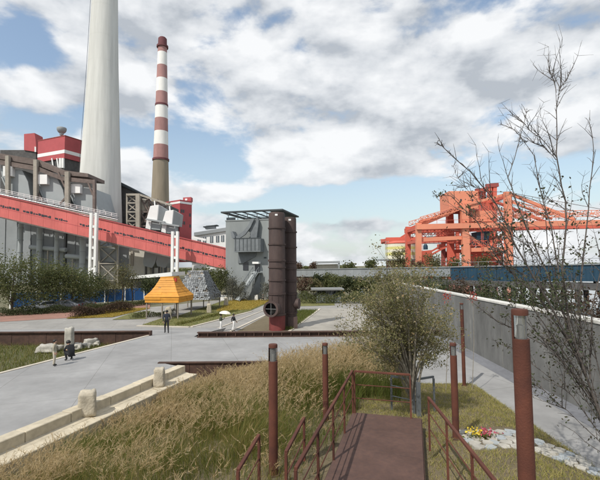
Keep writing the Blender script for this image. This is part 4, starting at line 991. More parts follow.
hut('grey shingled pavilion with tapering roof behind the yellow one', 194, 310.5, 5.1, 5.0, 5.6, 1.9, R(-6), [(1.0, -.4), (.98, .2), (.80, 1.1), (.62, 2.1), (.48, 3.0), (.42, 3.5)], 'hut_grey', False)

# ================================================================== GALLERIES OVER THE RIVER, CRANES
def gallery(label, a, b_, h0, h1, m_, post_m, npan, rails):
    k = thing('river_conveyor_gallery', label, 'conveyor', (a.x, a.y, LOW)); v = b_ - a; nrm = Vector((v.y, -v.x, 0)).normalized(); nrm = nrm if nrm.y < 0 else -nrm
    for i in range(npan):
        f0, f1 = i / npan, (i + 1) / npan; p, q = a + v * f0, a + v * f1 - v.normalized() * .06; hp, hq = h0 + (h1 - h0) * f0, h0 + (h1 - h0) * f1
        bb = MB(); bb.prism([p, q, q - up_ * hq, p - up_ * hp], -nrm * 2.6); bb.build('panel', m_, k)
    bb = MB(); bb.prism([a + nrm * .2 + up_ * .01, b_ + nrm * .2 + up_ * .01, b_ + nrm * .2 + up_ * .22, a + nrm * .2 + up_ * .22], -nrm * 3); bb.build('roof', 'grey_gallery', k)
    if rails:
        n = int(v.length / 2)
        for i in range(n):
            p = a + v * (i / n) + nrm * .12; bb = MB(); bb.box(p + up_ * .62, (.09, .09, .8)); bb.build('rail_post', 'grey_gallery', k)
        bb = MB(); bb.bar(a + nrm * .12 + up_ * 1.05, b_ + nrm * .12 + up_ * 1.05, .07); bb.build('rail', 'grey_gallery', k)
    n = max(3, int(v.length / 11))
    for i in range(n):
        f = (i + .5) / n; p = a + v * f - up_ * (h0 + (h1 - h0) * f + .02)
        for s_ in (-1, 1):
            q = p - nrm * 1.3 + v.normalized() * s_ * .8; bb = MB(); bb.bar(Vector((q.x - s_ * .1, q.y, q.z)), Vector((q.x + s_ * .9, q.y, LOW - .2)), .45); bb.build('leg', post_m, k)
    return k
ga, gb, gc = P(640, 264, 60), P(450, 267.5, 86), P(286, 270, 150)
gallery('dark blue conveyor gallery beyond the flood wall on the right', ga, gb - (gb - ga).normalized() * .1, 2.6, 2.9, 'blue_gallery', 'steel_dark', 16, True)
gallery('pale grey conveyor gallery on legs in the middle distance', gb, gc, 1.9, 2.5, 'grey_gallery', 'casing', 20, False)

jv = (gb - ga).normalized(); jn = Vector((jv.y, -jv.x, 0)); jn = jn if jn.y < 0 else -jn
k = thing('river_jetty', 'dark concrete jetty on piles under the blue gallery', 'jetty', (ga.x, ga.y, LOW))
nj = 9; jl = (gb - ga).length + 30
for i in range(nj):
    p = ga + jv * (jl * i / nj); q = ga + jv * (jl * (i + 1) / nj - .1); p = Vector((p.x, p.y, 0)) + jn * 2; q = Vector((q.x, q.y, 0)) + jn * 2
    bb = MB(); bb.prism([p + up_ * .5, q + up_ * .5, q + up_ * 1.5, p + up_ * 1.5], -jn * 5); bb.build('deck_slab', 'steel_dark', k)
    for f in (.15, .65):
        for o2 in (.6, 4.2):
            w = p.lerp(q, f) - jn * o2; bb = MB(); bb.tube(Vector((w.x, w.y, LOW - .3)), Vector((w.x, w.y, .5)), .4, .4, 10); bb.build('pile', 'steel_dark', k)
def crane_member(k, name, m_, a, c_, d, w, dep_=None, dd=0):
    bb = MB(); bb.bar(P(*a, d) + Vector((0, dd, 0)), P(*c_, d) + Vector((0, dd, 0)), w, dep_ or w, up=(0, 1, 0)); return bb.build(name, m_, k)
D = 132.0; t = P(464, 268, D); k = thing('unloader_crane', 'large orange quayside unloader crane with machine house and tapering boom', 'crane', (t.x, t.y, LOW))
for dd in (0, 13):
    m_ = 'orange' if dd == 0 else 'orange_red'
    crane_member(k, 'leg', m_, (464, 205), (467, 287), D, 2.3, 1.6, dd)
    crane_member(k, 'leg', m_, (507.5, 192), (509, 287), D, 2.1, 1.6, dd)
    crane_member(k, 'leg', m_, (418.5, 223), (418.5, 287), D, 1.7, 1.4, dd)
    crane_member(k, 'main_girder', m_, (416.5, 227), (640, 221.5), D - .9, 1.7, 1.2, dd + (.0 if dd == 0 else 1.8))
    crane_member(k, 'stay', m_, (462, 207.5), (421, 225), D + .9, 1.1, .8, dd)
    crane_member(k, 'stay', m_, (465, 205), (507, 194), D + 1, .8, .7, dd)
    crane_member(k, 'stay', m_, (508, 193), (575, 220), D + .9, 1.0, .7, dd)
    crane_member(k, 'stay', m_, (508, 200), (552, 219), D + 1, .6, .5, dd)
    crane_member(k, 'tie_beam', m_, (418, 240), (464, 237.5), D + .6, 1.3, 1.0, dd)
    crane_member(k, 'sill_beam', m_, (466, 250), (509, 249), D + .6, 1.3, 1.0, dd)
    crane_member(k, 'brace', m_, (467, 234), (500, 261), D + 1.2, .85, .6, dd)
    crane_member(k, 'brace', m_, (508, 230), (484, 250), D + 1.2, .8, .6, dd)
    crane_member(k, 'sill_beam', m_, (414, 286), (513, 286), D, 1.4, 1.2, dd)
for a in ((464.5, 226), (464, 240), (507.5, 225), (508.5, 249.5), (418.5, 228), (418.5, 241), (508, 196), (464, 208)):
    p = P(*a, D); bb = MB(); bb.bar(p + Vector((0, .7, 0)), p + Vector((0, 12.4, 0)), 1.0); bb.build('cross_beam', 'orange_red', k)
# machine house on top
p0, p1 = P(449, 191, D + 1), P(479, 209.5, D + 1)
bb = MB(); bb.box(((p0.x + p1.x) / 2, D + 5.6, (p0.z + p1.z) / 2), (p1.x - p0.x, 9, p0.z - p1.z)); mh = bb.build('machine_house', 'orange', k, bevel=.1)
for x in (461, 472.5):
    bb = MB(); outline(bb, [(x - .8, 199), (x + .8, 199), (x + .8, 201.2), (x - .8, 201.2)], D + 1.0, .12); bb.build('window', 'window_dark', mh)
bb = MB(); outline(bb, [(445.5, 193), (449, 191), (449, 210), (445.8, 212.5)], D + 8, 2); bb.build('shaded_side_face', 'casing', mh)  # machine house's side face, its shade put into the grey colour
bb = MB(); outline(bb, [(446, 212), (450, 208.8), (479, 208.8), (479, 210.4), (466, 210.6), (450, 210.8)], D + .6, 9); bb.build('floor_frame', 'orange_dark', k)
p0, p1 = P(468, 210.6, D + 1.4), P(494, 221.5, D + 1.4)
bb = MB(); bb.box(((p0.x + p1.x) / 2, D + 6, (p0.z + p1.z) / 2), (p1.x - p0.x, 8, p0.z - p1.z)); bb.build('trolley_house', 'orange', k, bevel=.08)
bb = MB(); outline(bb, [(470, 252), (503, 251), (503, 268), (470, 268)], D + 4, 6); bb.build('hopper_box', 'orange_red', k)
bb = MB(); outline(bb, [(476, 232), (490, 231), (488, 244), (478, 244)], D + 5, 4); bb.build('drive_unit', 'blue_gallery', k)
bb = MB(); outline(bb, [(419, 220.5), (425, 218.5), (449, 214), (449, 216), (425, 221), (421, 224)], D + .2, .8); bb.build('walkway', 'orange', k)
n = 18
for i in range(n):
    x = 420 + i * 8.5; p = P(x, 224 - (x - 420) * .026, D - 1.4); bb = MB(); bb.bar(p, p + up_ * 1.1, .1); bb.build('rail_post', 'orange_red', k)
a, c_ = P(420, 220.8, D - 1.4), P(572, 217, D - 1.4); bb = MB(); bb.bar(a, c_, .1); bb.build('handrail', 'orange_red', k)
def truss(k, a, c_, d, h, n, w, m_, dd=0):          # light lattice between two points
    p, q = P(*a, d) + Vector((0, dd, 0)), P(*c_, d) + Vector((0, dd, 0)); u2 = Vector((0, 0, h))
    bb = MB(); bb.bar(p, q, w); bb.bar(p + u2, q + u2, w)
    for i in range(n):
        s0, s1 = p.lerp(q, i / n), p.lerp(q, (i + 1) / n); bb.bar(s0, s1 + u2, w * .7) if i % 2 else bb.bar(s0 + u2, s1, w * .7); bb.bar(s0, s0 + u2, w * .7)
    return bb.build('lattice', m_, k)
for dd in (-.2, 13.4):
    truss(k, (420, 221.5), (463, 209), D, 1.4, 12, .22, 'orange', dd); truss(k, (510, 203), (566, 218.5), D, 1.1, 14, .2, 'orange', dd)
    truss(k, (467, 246), (508, 245), D + 1, 1.6, 10, .22, 'orange_red', dd); truss(k, (420, 235), (463, 233), D + 1, 1.5, 12, .2, 'orange_red', dd)
    truss(k, (478, 216), (640, 213.5), D + 3, 1.3, 30, .2, 'orange', dd * .5)
for a, c_ in (((507.5, 192), (640, 216)), ((507.5, 192), (600, 218)), ((464, 205), (420, 222)), ((507.5, 192), (479, 191)), ((464, 205), (449, 191))):
    for dd in (.3, 12.6):
        bb = MB(); bb.tube(P(*a, D) + Vector((0, dd, 0)), P(*c_, D) + Vector((0, dd, 0)), .09, .09, 5); bb.build('cable', 'steel_brown', k)
for x, y0, y1 in ((469.6, 228, 284), (421.6, 230, 284), (512, 228, 284), (482, 222, 250)):
    bb = MB(); p, q = P(x, y0, D - .3), P(x + .4, y1, D - .3)
    for e in (-.3, .3): bb.bar(p + Vector((e, 0, 0)), q + Vector((e, 0, 0)), .09)
    for f in np.linspace(0, 1, 30): w = p.lerp(q, f); bb.bar(w + Vector((-.3, 0, 0)), w + Vector((.3, 0, 0)), .06)
    bb.build('ladder', 'orange_red', k)
for y, x0, x1 in ((231, 470, 506), (243.5, 420, 460), (254, 472, 506), (262, 420, 505)):
    a, c_ = P(x0, y, D + 2.5), P(x1, y, D + 2.5); bb = MB(); bb.bar(a, c_, 1.4, .12, up=(0, 0, 1)); bb.bar(a + Vector((0, -.7, 1.0)), c_ + Vector((0, -.7, 1.0)), .09)
    for f in np.linspace(0, 1, 10): w = a.lerp(c_, f); bb.bar(w + Vector((0, -.7, 0)), w + Vector((0, -.7, 1)), .08)
    bb.build('walkway', 'orange_red', k)
for x, y, w, h, m_ in ((473, 240, 5, 6, 'casing_dark'), (497, 236, 5, 7, 'orange_red'), (480, 246, 4, 5, 'casing'), (440, 244, 5, 5, 'orange_red'), (429, 236, 4, 3.5, 'casing_dark')):
    bb = MB(); outline(bb, [(x, y), (x + w, y), (x + w, y + h), (x, y + h)], D + 6, 3); bb.build('machinery', m_, k)
# second crane behind
D = 165.0; t = P(453, 268, D); k = thing('unloader_crane', 'darker red unloader crane standing behind the orange one', 'crane', (t.x, t.y, LOW))
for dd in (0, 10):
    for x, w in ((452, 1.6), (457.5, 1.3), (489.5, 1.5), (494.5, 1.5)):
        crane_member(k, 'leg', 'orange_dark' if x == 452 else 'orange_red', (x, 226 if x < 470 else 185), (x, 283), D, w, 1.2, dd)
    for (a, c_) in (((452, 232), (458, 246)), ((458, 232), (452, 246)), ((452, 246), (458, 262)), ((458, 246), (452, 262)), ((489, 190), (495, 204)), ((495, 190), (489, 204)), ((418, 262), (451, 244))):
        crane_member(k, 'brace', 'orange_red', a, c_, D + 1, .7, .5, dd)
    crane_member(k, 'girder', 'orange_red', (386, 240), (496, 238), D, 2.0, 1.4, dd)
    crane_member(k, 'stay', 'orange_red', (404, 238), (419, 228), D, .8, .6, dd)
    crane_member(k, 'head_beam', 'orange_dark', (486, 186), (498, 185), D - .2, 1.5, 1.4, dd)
for x, y in ((387, 240), (452, 239), (457.5, 239), (489.5, 187), (494.5, 187), (418, 240)):
    p = P(x, y, D); bb = MB(); bb.bar(p + Vector((0, .8, 0)), p + Vector((0, 9.4, 0)), 1.2); bb.build('cross_beam', 'orange_red', k)
bb = MB(); outline(bb, [(440, 232), (452, 231), (452, 238), (440, 239)], D + 3, 5); bb.build('drive_house', 'orange_red', k)
p = P(425.5, 262, D - 4); bb = MB(); outline(bb, [(421, 251), (432, 250), (433, 283), (421, 283)], D - 6, 5); bb.build('cab_tower', 'orange_red', k)
bb = MB(); bb.lathe([(.9, 0), (.9, 1.4), (.5, 2.2)], P(425.6, 249.5, D - 4), 12); bb.build('beacon', 'blue_gallery', k, smooth=True)
# ivory drum-shaped store with yellow bands
D = 150.0; t = P(401, 250, D + 7); k = thing('ivory_silo', 'ivory round storage silo with yellow bands left of the cranes', 'silo', (t.x, t.y, LOW))
rr = 15.5 * (D + 7) / FOC
for i, (ya, yb, m_) in enumerate(((243, 246.2, 'ivory'), (246.2, 249, 'yellow_band'), (249, 252, 'ivory'), (252, 255, 'yellow_band'), (255, 259, 'ivory'))):
    z1, z0 = P(401, ya, D).z, P(401, yb, D).z; MB().lathe([(rr, z0 - LOW), (rr, z1 - LOW)], (t.x, t.y, LOW), 40).build('ring', m_, k, smooth=True)
z1 = P(401, 259, D).z; MB().lathe([(rr * .9, 0), (rr * .95, z1 - LOW - .01)], (t.x, t.y, LOW), 32).build('skirt', 'orange_dark', k)
MB().lathe([(rr + .15, P(401, 243, D).z - LOW), (rr + .15, P(401, 242, D).z - LOW), (rr * .5, P(401, 240, D).z - LOW)], (t.x, t.y, LOW), 40).build('roof', 'orange_red', k)
bb = MB()
for e in (-.5, .5): bb.bar((t.x - rr * .96 + e, t.y - rr * .35, LOW), (t.x - rr * .96 + e, t.y - rr * .35, P(401, 240, D).z), .16)
for z in np.arange(1, P(401, 240, D).z - LOW, 1.0): bb.bar((t.x - rr * .96 - .5, t.y - rr * .35, LOW + z), (t.x - rr * .96 + .5, t.y - rr * .35, LOW + z), .1)
bb.build('ladder', 'casing', k)
bb = MB(); outline(bb, [(382, 259), (416, 259), (416, 260.4), (382, 260.4)], D - 1, 12); bb.build('platform', 'casing_dark', k)

# ================================================================== KIOSK, FAR BUILDINGS, CARS
kb = G(329, 303, LOW); k = thing('grey_kiosk', 'low grey flat-roofed kiosk before the distant trees', 'kiosk', tuple(kb))
a, c_ = P(316.5, 303, kb.y), P(341.5, 303, kb.y); w = c_.x - a.x
MB().box((kb.x, kb.y + 1.6, LOW + .75), (w, 3.2, 1.5)).build('counter_wall', 'kiosk', k, bevel=.03)
MB().box((kb.x, kb.y + 1.9, LOW + 1.75), (w * .9, 2.4, .52)).build('window_band', 'glass_grey', k)
MB().box((kb.x - .2, kb.y + 1.5, LOW + 2.15), (w + 1.2, 4.4, .26)).build('roof', 'kiosk', k, bevel=.03)
for i in range(6):
    MB().box((kb.x - w / 2 + .1 + i * (w - .2) / 5, kb.y + .05, LOW + 1.76), (.12, .12, .5)).build('post', 'kiosk', k)
for i in range(5):
    MB().box((kb.x - w / 2 + w * (i + .5) / 5, kb.y - .03, LOW + .72), (w / 5 - .12, .06, 1.1)).build('front_panel', 'casing', k)
t = P(325, 275, 260); k = thing('far_frame_building', 'distant cream building under a flat dark roof on the horizon', 'building', (t.x, t.y, LOW))
bb = MB(); outline(bb, [(316, 264.5), (338, 264), (338, 276), (316, 276)], 262, 8); bb.build('wall', 'cream', k)
bb = MB(); outline(bb, [(313, 261.5), (340, 261), (340, 263), (313, 263.5)], 259, 14); bb.build('roof', 'hedge_green' if False else 'casing_dark', k)
for x in (314.5, 339):
    bb = MB(); pbar(bb, (x, 263), (x, 276), 260, .9); bb.build('column', 'casing_dark', k)
t = P(318, 270, 420); 
k = thing('far_wall', 'distant pale wall on the horizon right of the cylinders', 'wall', (t.x, t.y, LOW))
bb = MB(); outline(bb, [(286, 268.5), (385, 269.5), (385, 271), (286, 271)], 300, 4); bb.build('wall', 'cream', k)

def car(label, px, py, rz, m_):
    p = G(px, py, LOW); k = thing('parked_car', label, 'car', tuple(p), rz, 'cars parked behind the hedge')
    L, Wd, pr = 4.3, 1.72, [(-2.15, .35), (-2.1, .85), (-1.2, .98), (-.55, 1.42), (.9, 1.45), (1.75, 1.0), (2.12, .92), (2.15, .35)]
    bb = MB(); bb.prism([Vector((a, -Wd / 2, z)) for a, z in pr], (0, Wd, 0)); bb.build('body', m_, k, local=True, bevel=.09, seg=2)
    for s_ in (-1, 1):
        bb = MB(); bb.prism([Vector((a, s_ * (Wd / 2 + .004), z)) for a, z in ((-1.05, 1.0), (-.5, 1.36), (.85, 1.38), (1.45, 1.02))], (0, s_ * .01, 0)); bb.build('side_window', 'glass_grey', k, local=True)
        for a in (-1.35, 1.35):
            bb = MB(); bb.tube((a, s_ * (Wd / 2 - .2), .32), (a, s_ * (Wd / 2 + .02), .32), .32, .32, 18); wh = bb.build('wheel', 'tyre', k, local=True)
            bb = MB(); bb.tube((a, s_ * (Wd / 2 + .021), .32), (a, s_ * (Wd / 2 + .03), .32), .19, .19, 12); bb.build('rim', 'silver', wh, local=True)
        bb = MB(); bb.box((-2.13, s_ * .62, .72), (.06, .35, .16)); bb.build('headlight', 'lamp_glass', k, local=True)
        bb = MB(); bb.box((2.13, s_ * .66, .78), (.06, .28, .2)); bb.build('tail_light', 'lens_red', k, local=True)
    bb = MB(); bb.prism([Vector((-1.17, -.7, 1.02)), Vector((-1.17, .7, 1.02)), Vector((-.6, .62, 1.40)), Vector((-.6, -.62, 1.40))], (-.02, 0, .012)); bb.build('windscreen', 'glass_grey', k, local=True)
    bb = MB(); bb.prism([Vector((1.72, -.7, 1.04)), Vector((1.72, .7, 1.04)), Vector((.98, .62, 1.42)), Vector((.98, -.62, 1.42))], (.02, 0, .012)); bb.build('rear_window', 'glass_grey', k, local=True)
car('white car parked at the left edge below the bushy trees', 42, 311.6, R(70), 'car_white')
car('grey car half hidden by the left trees', 64, 310.5, R(10), 'car_grey')
car('grey car half hidden by the brown hedge', 78, 309, R(8), 'car_grey')
#--PART3--
# ================================================================== TREES, SHRUBS, GRASS
def skeleton(H, spread, nb, r0, rnd, trunk_frac=.35, levels=2, up=.6):
    """trunk with limbs; returns tube segments and the twig ends"""
    segs = []; ends = []
    pts = [Vector((0, 0, -.15))]; n = 5
    for i in range(1, n + 1): pts.append(Vector((rnd.uniform(-.03, .03) * H * .6, rnd.uniform(-.03, .03) * H * .6, H * .8 * i / n)))
    rads = [r0 * (1 - .8 * i / n) for i in range(n + 1)]
    segs.append((pts, rads))
    for i in range(nb):
        f = trunk_frac + (1 - trunk_frac) * (i + rnd.random()) / nb * .95
        j = min(n - 1, int(f * n)); base = pts[j].lerp(pts[j + 1], f * n - j); a = i * 2.4 + rnd.uniform(-.4, .4)
        L = spread * (1.05 - .45 * f) * rnd.uniform(.7, 1.1); dirv = Vector((math.cos(a), math.sin(a), up * rnd.uniform(.5, 1.3))).normalized()
        p = base; rr = r0 * .45 * (1 - .5 * f); bp = [p]; br = [rr]
        for s_ in range(3):
            dirv = (dirv + Vector((rnd.uniform(-.2, .2), rnd.uniform(-.2, .2), rnd.uniform(-.05, .25)))).normalized(); p = p + dirv * L / 3; bp.append(p); br.append(rr * (1 - .3 * (s_ + 1)))
            if levels > 1:
                for _ in range(2):
                    d2 = (dirv + Vector((rnd.uniform(-.9, .9), rnd.uniform(-.9, .9), rnd.uniform(-.2, .6)))).normalized(); e = p + d2 * L * rnd.uniform(.25, .45)
                    segs.append(([p, (p + e) / 2 + Vector((0, 0, .03 * L)), e], [br[-1] * .6, br[-1] * .4, br[-1] * .15])); ends.append(e)
        segs.append((bp, br)); ends.append(p)
    ends.append(pts[-1]); return segs, ends
def tree(name, label, loc, H, spread, m_leaf, m_bark, nleaf, lsize, seed, cat='tree', trunk_frac=.3, nb=11, up=.6, clump=.13, group=None, r0=None, droop=0.2):
    rnd = random.Random(seed); k = thing(name, label, cat, tuple(loc), 0, group)
    segs, ends = skeleton(H, spread, nb, r0 or H * .022, rnd, trunk_frac, 2, up)
    bb = MB()
    for p, r_ in segs: bb.poly_tube(p, r_, 5)
    bb.build('trunk', m_bark, k, local=True)
    if nleaf:
        E = np.array([tuple(e) for e in ends]); w = RNG.random(len(E)) ** 1.5 + .15; pick = RNG.choice(len(E), nleaf, p=w / w.sum())
        pos = E[pick] + RNG.normal(size=(nleaf, 3)) * np.array([1, 1, .75]) * clump * (H + spread) * .5; pos[:, 2] = np.maximum(pos[:, 2], .05)
        npmesh('crown', *leaf_quads(pos, lsize, 1.7, droop), m_leaf, k)
    return k
def bush(name, label, loc, rx, ry, rz_, m_leaf, n, lsize, cat='shrub', group=None, seed=0):
    rnd = random.Random(seed); k = thing(name, label, cat, tuple(loc), 0, group)
    bb = MB()
    for i in range(9):
        a = rnd.uniform(0, 6.28); e = Vector((rx * .75 * math.cos(a), ry * .75 * math.sin(a), rz_ * rnd.uniform(.7, 1.0))); bb.poly_tube([Vector((0, 0, -.1)), e * .5 + Vector((0, 0, .1)), e], [.035, .025, .01], 5)
    bb.build('trunk', 'bark_brown', k, local=True)
    q = RNG.normal(size=(n, 3)); q /= np.linalg.norm(q, axis=1)[:, None]; q *= (RNG.random(n) ** .45)[:, None]
    lump = 1 + .22 * np.sin(q[:, 0] * 5 + seed) * np.cos(q[:, 1] * 4 + seed * 2) + .12 * RNG.normal(size=n)
    pos = np.stack([q[:, 0] * rx * lump, q[:, 1] * ry * lump, (q[:, 2] * .5 + .5) * rz_ * lump], 1)
    npmesh('crown', *leaf_quads(pos, lsize, 1.7), m_leaf, k); return k

def ptree(name, label, px, pyb, pyt, wpx_, m_leaf, m_bark, nleaf, lsize, seed, **kw):
    b0 = G(px, pyb, LOW); t = P(px, pyt, b0.y); H = t.z - LOW; return tree(name, label, b0, H * .97, wpx_ / 2 * b0.y / FOC, m_leaf, m_bark, nleaf, lsize, seed, **kw)
GL = 'trees before the power plant'
ptree('leafy_tree', 'leftmost bushy green tree at the very edge of the picture', 12, 314, 254, 52, 'leaf_mid', 'bark_brown', 5904, .24, 1, group=GL, trunk_frac=.06, nb=16, clump=.15)
ptree('leafy_tree', 'bushy green tree just above the white parked car', 44, 311, 260, 44, 'leaf_mid', 'bark_brown', 5904, .23, 2, group=GL, trunk_frac=.06, nb=16, clump=.15)
ptree('leafy_tree', 'olive green tree left of the white gallery support', 72, 310, 266, 40, 'leaf_mid', 'bark_brown', 5760, .22, 3, group=GL, trunk_frac=.05, nb=16, clump=.155)
ptree('leafy_tree', 'rounded dark tree below the left white support', 90, 306, 272, 30, 'leaf_dark', 'bark_brown', 3600, .22, 4, group=GL, trunk_frac=.05, nb=14, clump=.155)
ptree('thin_tree', 'sparse upright tree right of the lattice tower', 122, 304, 262, 24, 'leaf_olive', 'bark_brown', 1700, .2, 5, group=GL, up=1.3)
ptree('thin_tree', 'thin pale tree beside the white shed', 132, 303, 268, 18, 'leaf_olive', 'bark_brown', 1000, .2, 6, group=GL, up=1.3)
ptree('thin_tree', 'low brush tree at the foot of the lattice tower', 108, 303, 279, 26, 'leaf_olive', 'bark_brown', 1600, .2, 7, group=GL)
GT = 'shrubs around the tower'
ptree('grey_shrub', 'pale twiggy tree between grey pavilion and tower', 221, 300.5, 264, 16, 'leaf_mid', 'bark_grey', 1900, .28, 8, group=GT)
ptree('grey_shrub', 'grey twiggy shrub at the left foot of the tower', 232, 301.3, 276, 17, 'leaf_grey', 'bark_grey', 2200, .17, 9, group=GT, trunk_frac=.1)
ptree('grey_shrub', 'grey twiggy shrub left of the tower stair', 241, 301.5, 281, 13, 'leaf_grey', 'bark_grey', 1700, .17, 10, group=GT, trunk_frac=.1)
ptree('grey_shrub', 'grey twiggy shrub between tower stair and cylinders', 266, 301.5, 280, 10, 'leaf_grey', 'bark_grey', 1300, .17, 11, group=GT, trunk_frac=.1)
ptree('leafy_tree', 'green tree behind the grey pavilion roof', 206, 300, 266, 26, 'leaf_mid', 'bark_brown', 2600, .3, 12, group=GT)
ptree('leafy_tree', 'dark low tree behind the yellow pavilion', 150, 303, 277, 24, 'leaf_dark', 'bark_brown', 1800, .25, 13, group=GT)
GM = 'trees beyond the court'
for i, (px, yb, yt, w, ml, n, ls, lab) in enumerate((
    (302, 299, 276, 20, 'leaf_brown', 1100, .3, 'brownish bare tree just right of the cylinders'),
    (314, 298, 279, 18, 'leaf_olive', 1200, .3, 'olive tree left of the grey kiosk'),
    (334, 296, 277, 26, 'leaf_mid', 2600, .34, 'green tree behind the grey kiosk'),
    (350, 299, 277, 24, 'leaf_dark', 2300, .3, 'dark green tree right of the grey kiosk'),
    (366, 300, 278, 26, 'leaf_mid', 2300, .3, 'green tree left of the big shrub'),
    (384, 298, 277, 26, 'leaf_olive', 2000, .3, 'olive tree hidden behind the big shrub'),
    (322, 293, 276, 22, 'leaf_dark', 2000, .36, 'dark tree in the second row behind the kiosk'),
    (395, 297, 274, 22, 'leaf_dark', 1900, .3, 'dark tree at the far end of the flood wall'),
    (410, 296, 275, 20, 'leaf_mid', 1700, .3, 'green tree just behind the far end of the flood wall'),
    (372, 283, 257, 15, 'leaf_mid', 1500, .6, 'distant tree with bushy crown on the horizon'),
    (349, 283, 261, 14, 'leaf_mid', 1300, .6, 'low distant tree behind the grey gallery'),
    (400, 284, 246, 17, 'leaf_olive', 1900, .5, 'tree standing before the ivory silo'),
    (433, 284, 249, 17, 'leaf_olive', 1700, .5, 'tree standing before the orange crane, left'),
    (418, 284, 259, 14, 'leaf_brown', 1200, .5, 'reddish tree between silo and crane'),
    (456, 284, 257, 15, 'leaf_mid', 1300, .5, 'tree at the foot of the crane leg'),
    (484, 284, 254, 18, 'leaf_mid', 1500, .5, 'tree before the red hopper box of the crane'),
    (313, 282, 257.5, 4, 'leaf_brown', 700, .6, 'narrow brown cypress on the horizon'),
    (298.5, 282, 258, 4.5, 'leaf_brown', 700, .6, 'narrow brown cypress beside the cylinders'),
    (306, 282, 264, 5, 'leaf_mid', 600, .6, 'small distant conifer between the two cypresses'))):
    ptree('distant_tree' if yb < 290 else 'leafy_tree', lab, px, yb, yt, w, ml, 'bark_brown', n, ls, 40 + i, group=GM, trunk_frac=.15)
# low green belt on the horizon
pos = []
for i in range(26000):
    a = RNG.uniform(-.9, .9); d = RNG.uniform(300, 420); h = 3 + 4 * (math.sin(a * 23) * .5 + .5) * (math.sin(a * 61 + 1) * .4 + .6); pos.append((math.tan(a) * d, d, LOW + RNG.random() * h))
stuff(npmesh('far_wood', *leaf_quads(np.array(pos), 1.6, 1.5), 'leaf_mid')); o = bpy.data.objects['far_wood']; o['label'] = 'low dark green belt of distant trees along the horizon'; o['category'] = 'trees'
# shrubs behind the flood wall
for i, (x, d, h, w) in enumerate(((11.6, 16, 3.8, 1.6), (12.0, 21, 3.9, 1.9), (12.2, 26, 3.7, 2.0), (12.6, 32, 3.6, 2.2), (13.0, 38, 3.5, 2.4), (13.4, 45, 3.4, 2.4), (11.4, 11, 3.6, 1.5))):
    lab = ['leafy shrub showing over the flood wall right of the big lamp', 'second shrub over the flood wall from the near end', 'third shrub over the flood wall', 'fourth shrub over the flood wall, below the blue gallery', 'fifth shrub over the flood wall', 'farthest shrub over the flood wall', 'nearest shrub behind the flood wall at the right margin'][i]
    bush('river_shrub', lab, (x + .6, d, LOW), w * .8, w, h + .95, 'leaf_dark' if i % 3 else 'hedge_brown', 9000, .15, group='shrubs behind the flood wall', seed=i)
# hedges
def hedge(name, label, pts, w, h, m_, n, lsize):
    k = thing(name, label, 'hedge', tuple(pts[0])); P0 = np.array([tuple(p) for p in pts]); seg = RNG.integers(0, len(pts) - 1, n); f = RNG.random(n)[:, None]
    c_ = P0[seg] * (1 - f) + P0[seg + 1] * f; off = RNG.normal(0, w / 2.6, n); hh = RNG.random(n) ** .6 * h * (1 + .25 * np.sin(c_[:, 0] * 2.3)) * np.clip(1.25 - np.abs(off) / w, .4, 1)
    pos = c_ + np.stack([RNG.normal(0, .2, n), off, hh], 1); pos -= np.array(tuple(pts[0]))
    npmesh('foliage', *leaf_quads(pos, lsize, 1.6), m_, k)
    bb = MB()
    for i in range(30):
        j = random.randrange(len(pts) - 1); p = pts[j].lerp(pts[j + 1], random.random()) - pts[0]; bb.tube(p, p + Vector((random.uniform(-.2, .2), random.uniform(-.2, .2), h * .8)), .02, .01, 5)
    stuff(bb.build('stems', 'bark_brown', k, local=True)); return k
hedge('brown_hedge', 'low reddish brown hedge on the left before the blue fence', [G(74, 318, LOW), G(100, 315, LOW), G(131, 311, LOW)], 1.6, 1.15, 'hedge_brown', 9000, .12)
hedge('green_hedge', 'low green hedge behind the brown hedge', [G(86, 311, LOW), G(150, 304.5, LOW)], 1.4, .9, 'hedge_green', 5000, .13)
hedge('dark_hedge', 'dark green hedge in front of the parked cars', [G(0, 316, LOW), G(74, 312, LOW)], 1.4, .9, 'leaf_dark', 6000, .13)
hedge('shaded_hedge', 'low green hedge under the yellow pavilion', [G(133, 318.5, LOW), G(175, 314.5, LOW)], 1.0, .6, 'hedge_green', 3000, .1)
hedge('lawn_hedge', 'low clipped green strip along the lawn before the pavilions', [G(178, 325, LOW), G(236, 311, LOW)], .8, .25, 'turf_green', 4000, .1)
hedge('court_hedge', 'dark green planting behind the court beyond the cylinders', [G(300, 303, LOW), G(392, 303, LOW)], 2.5, 1.6, 'leaf_mid', 6500, .2)

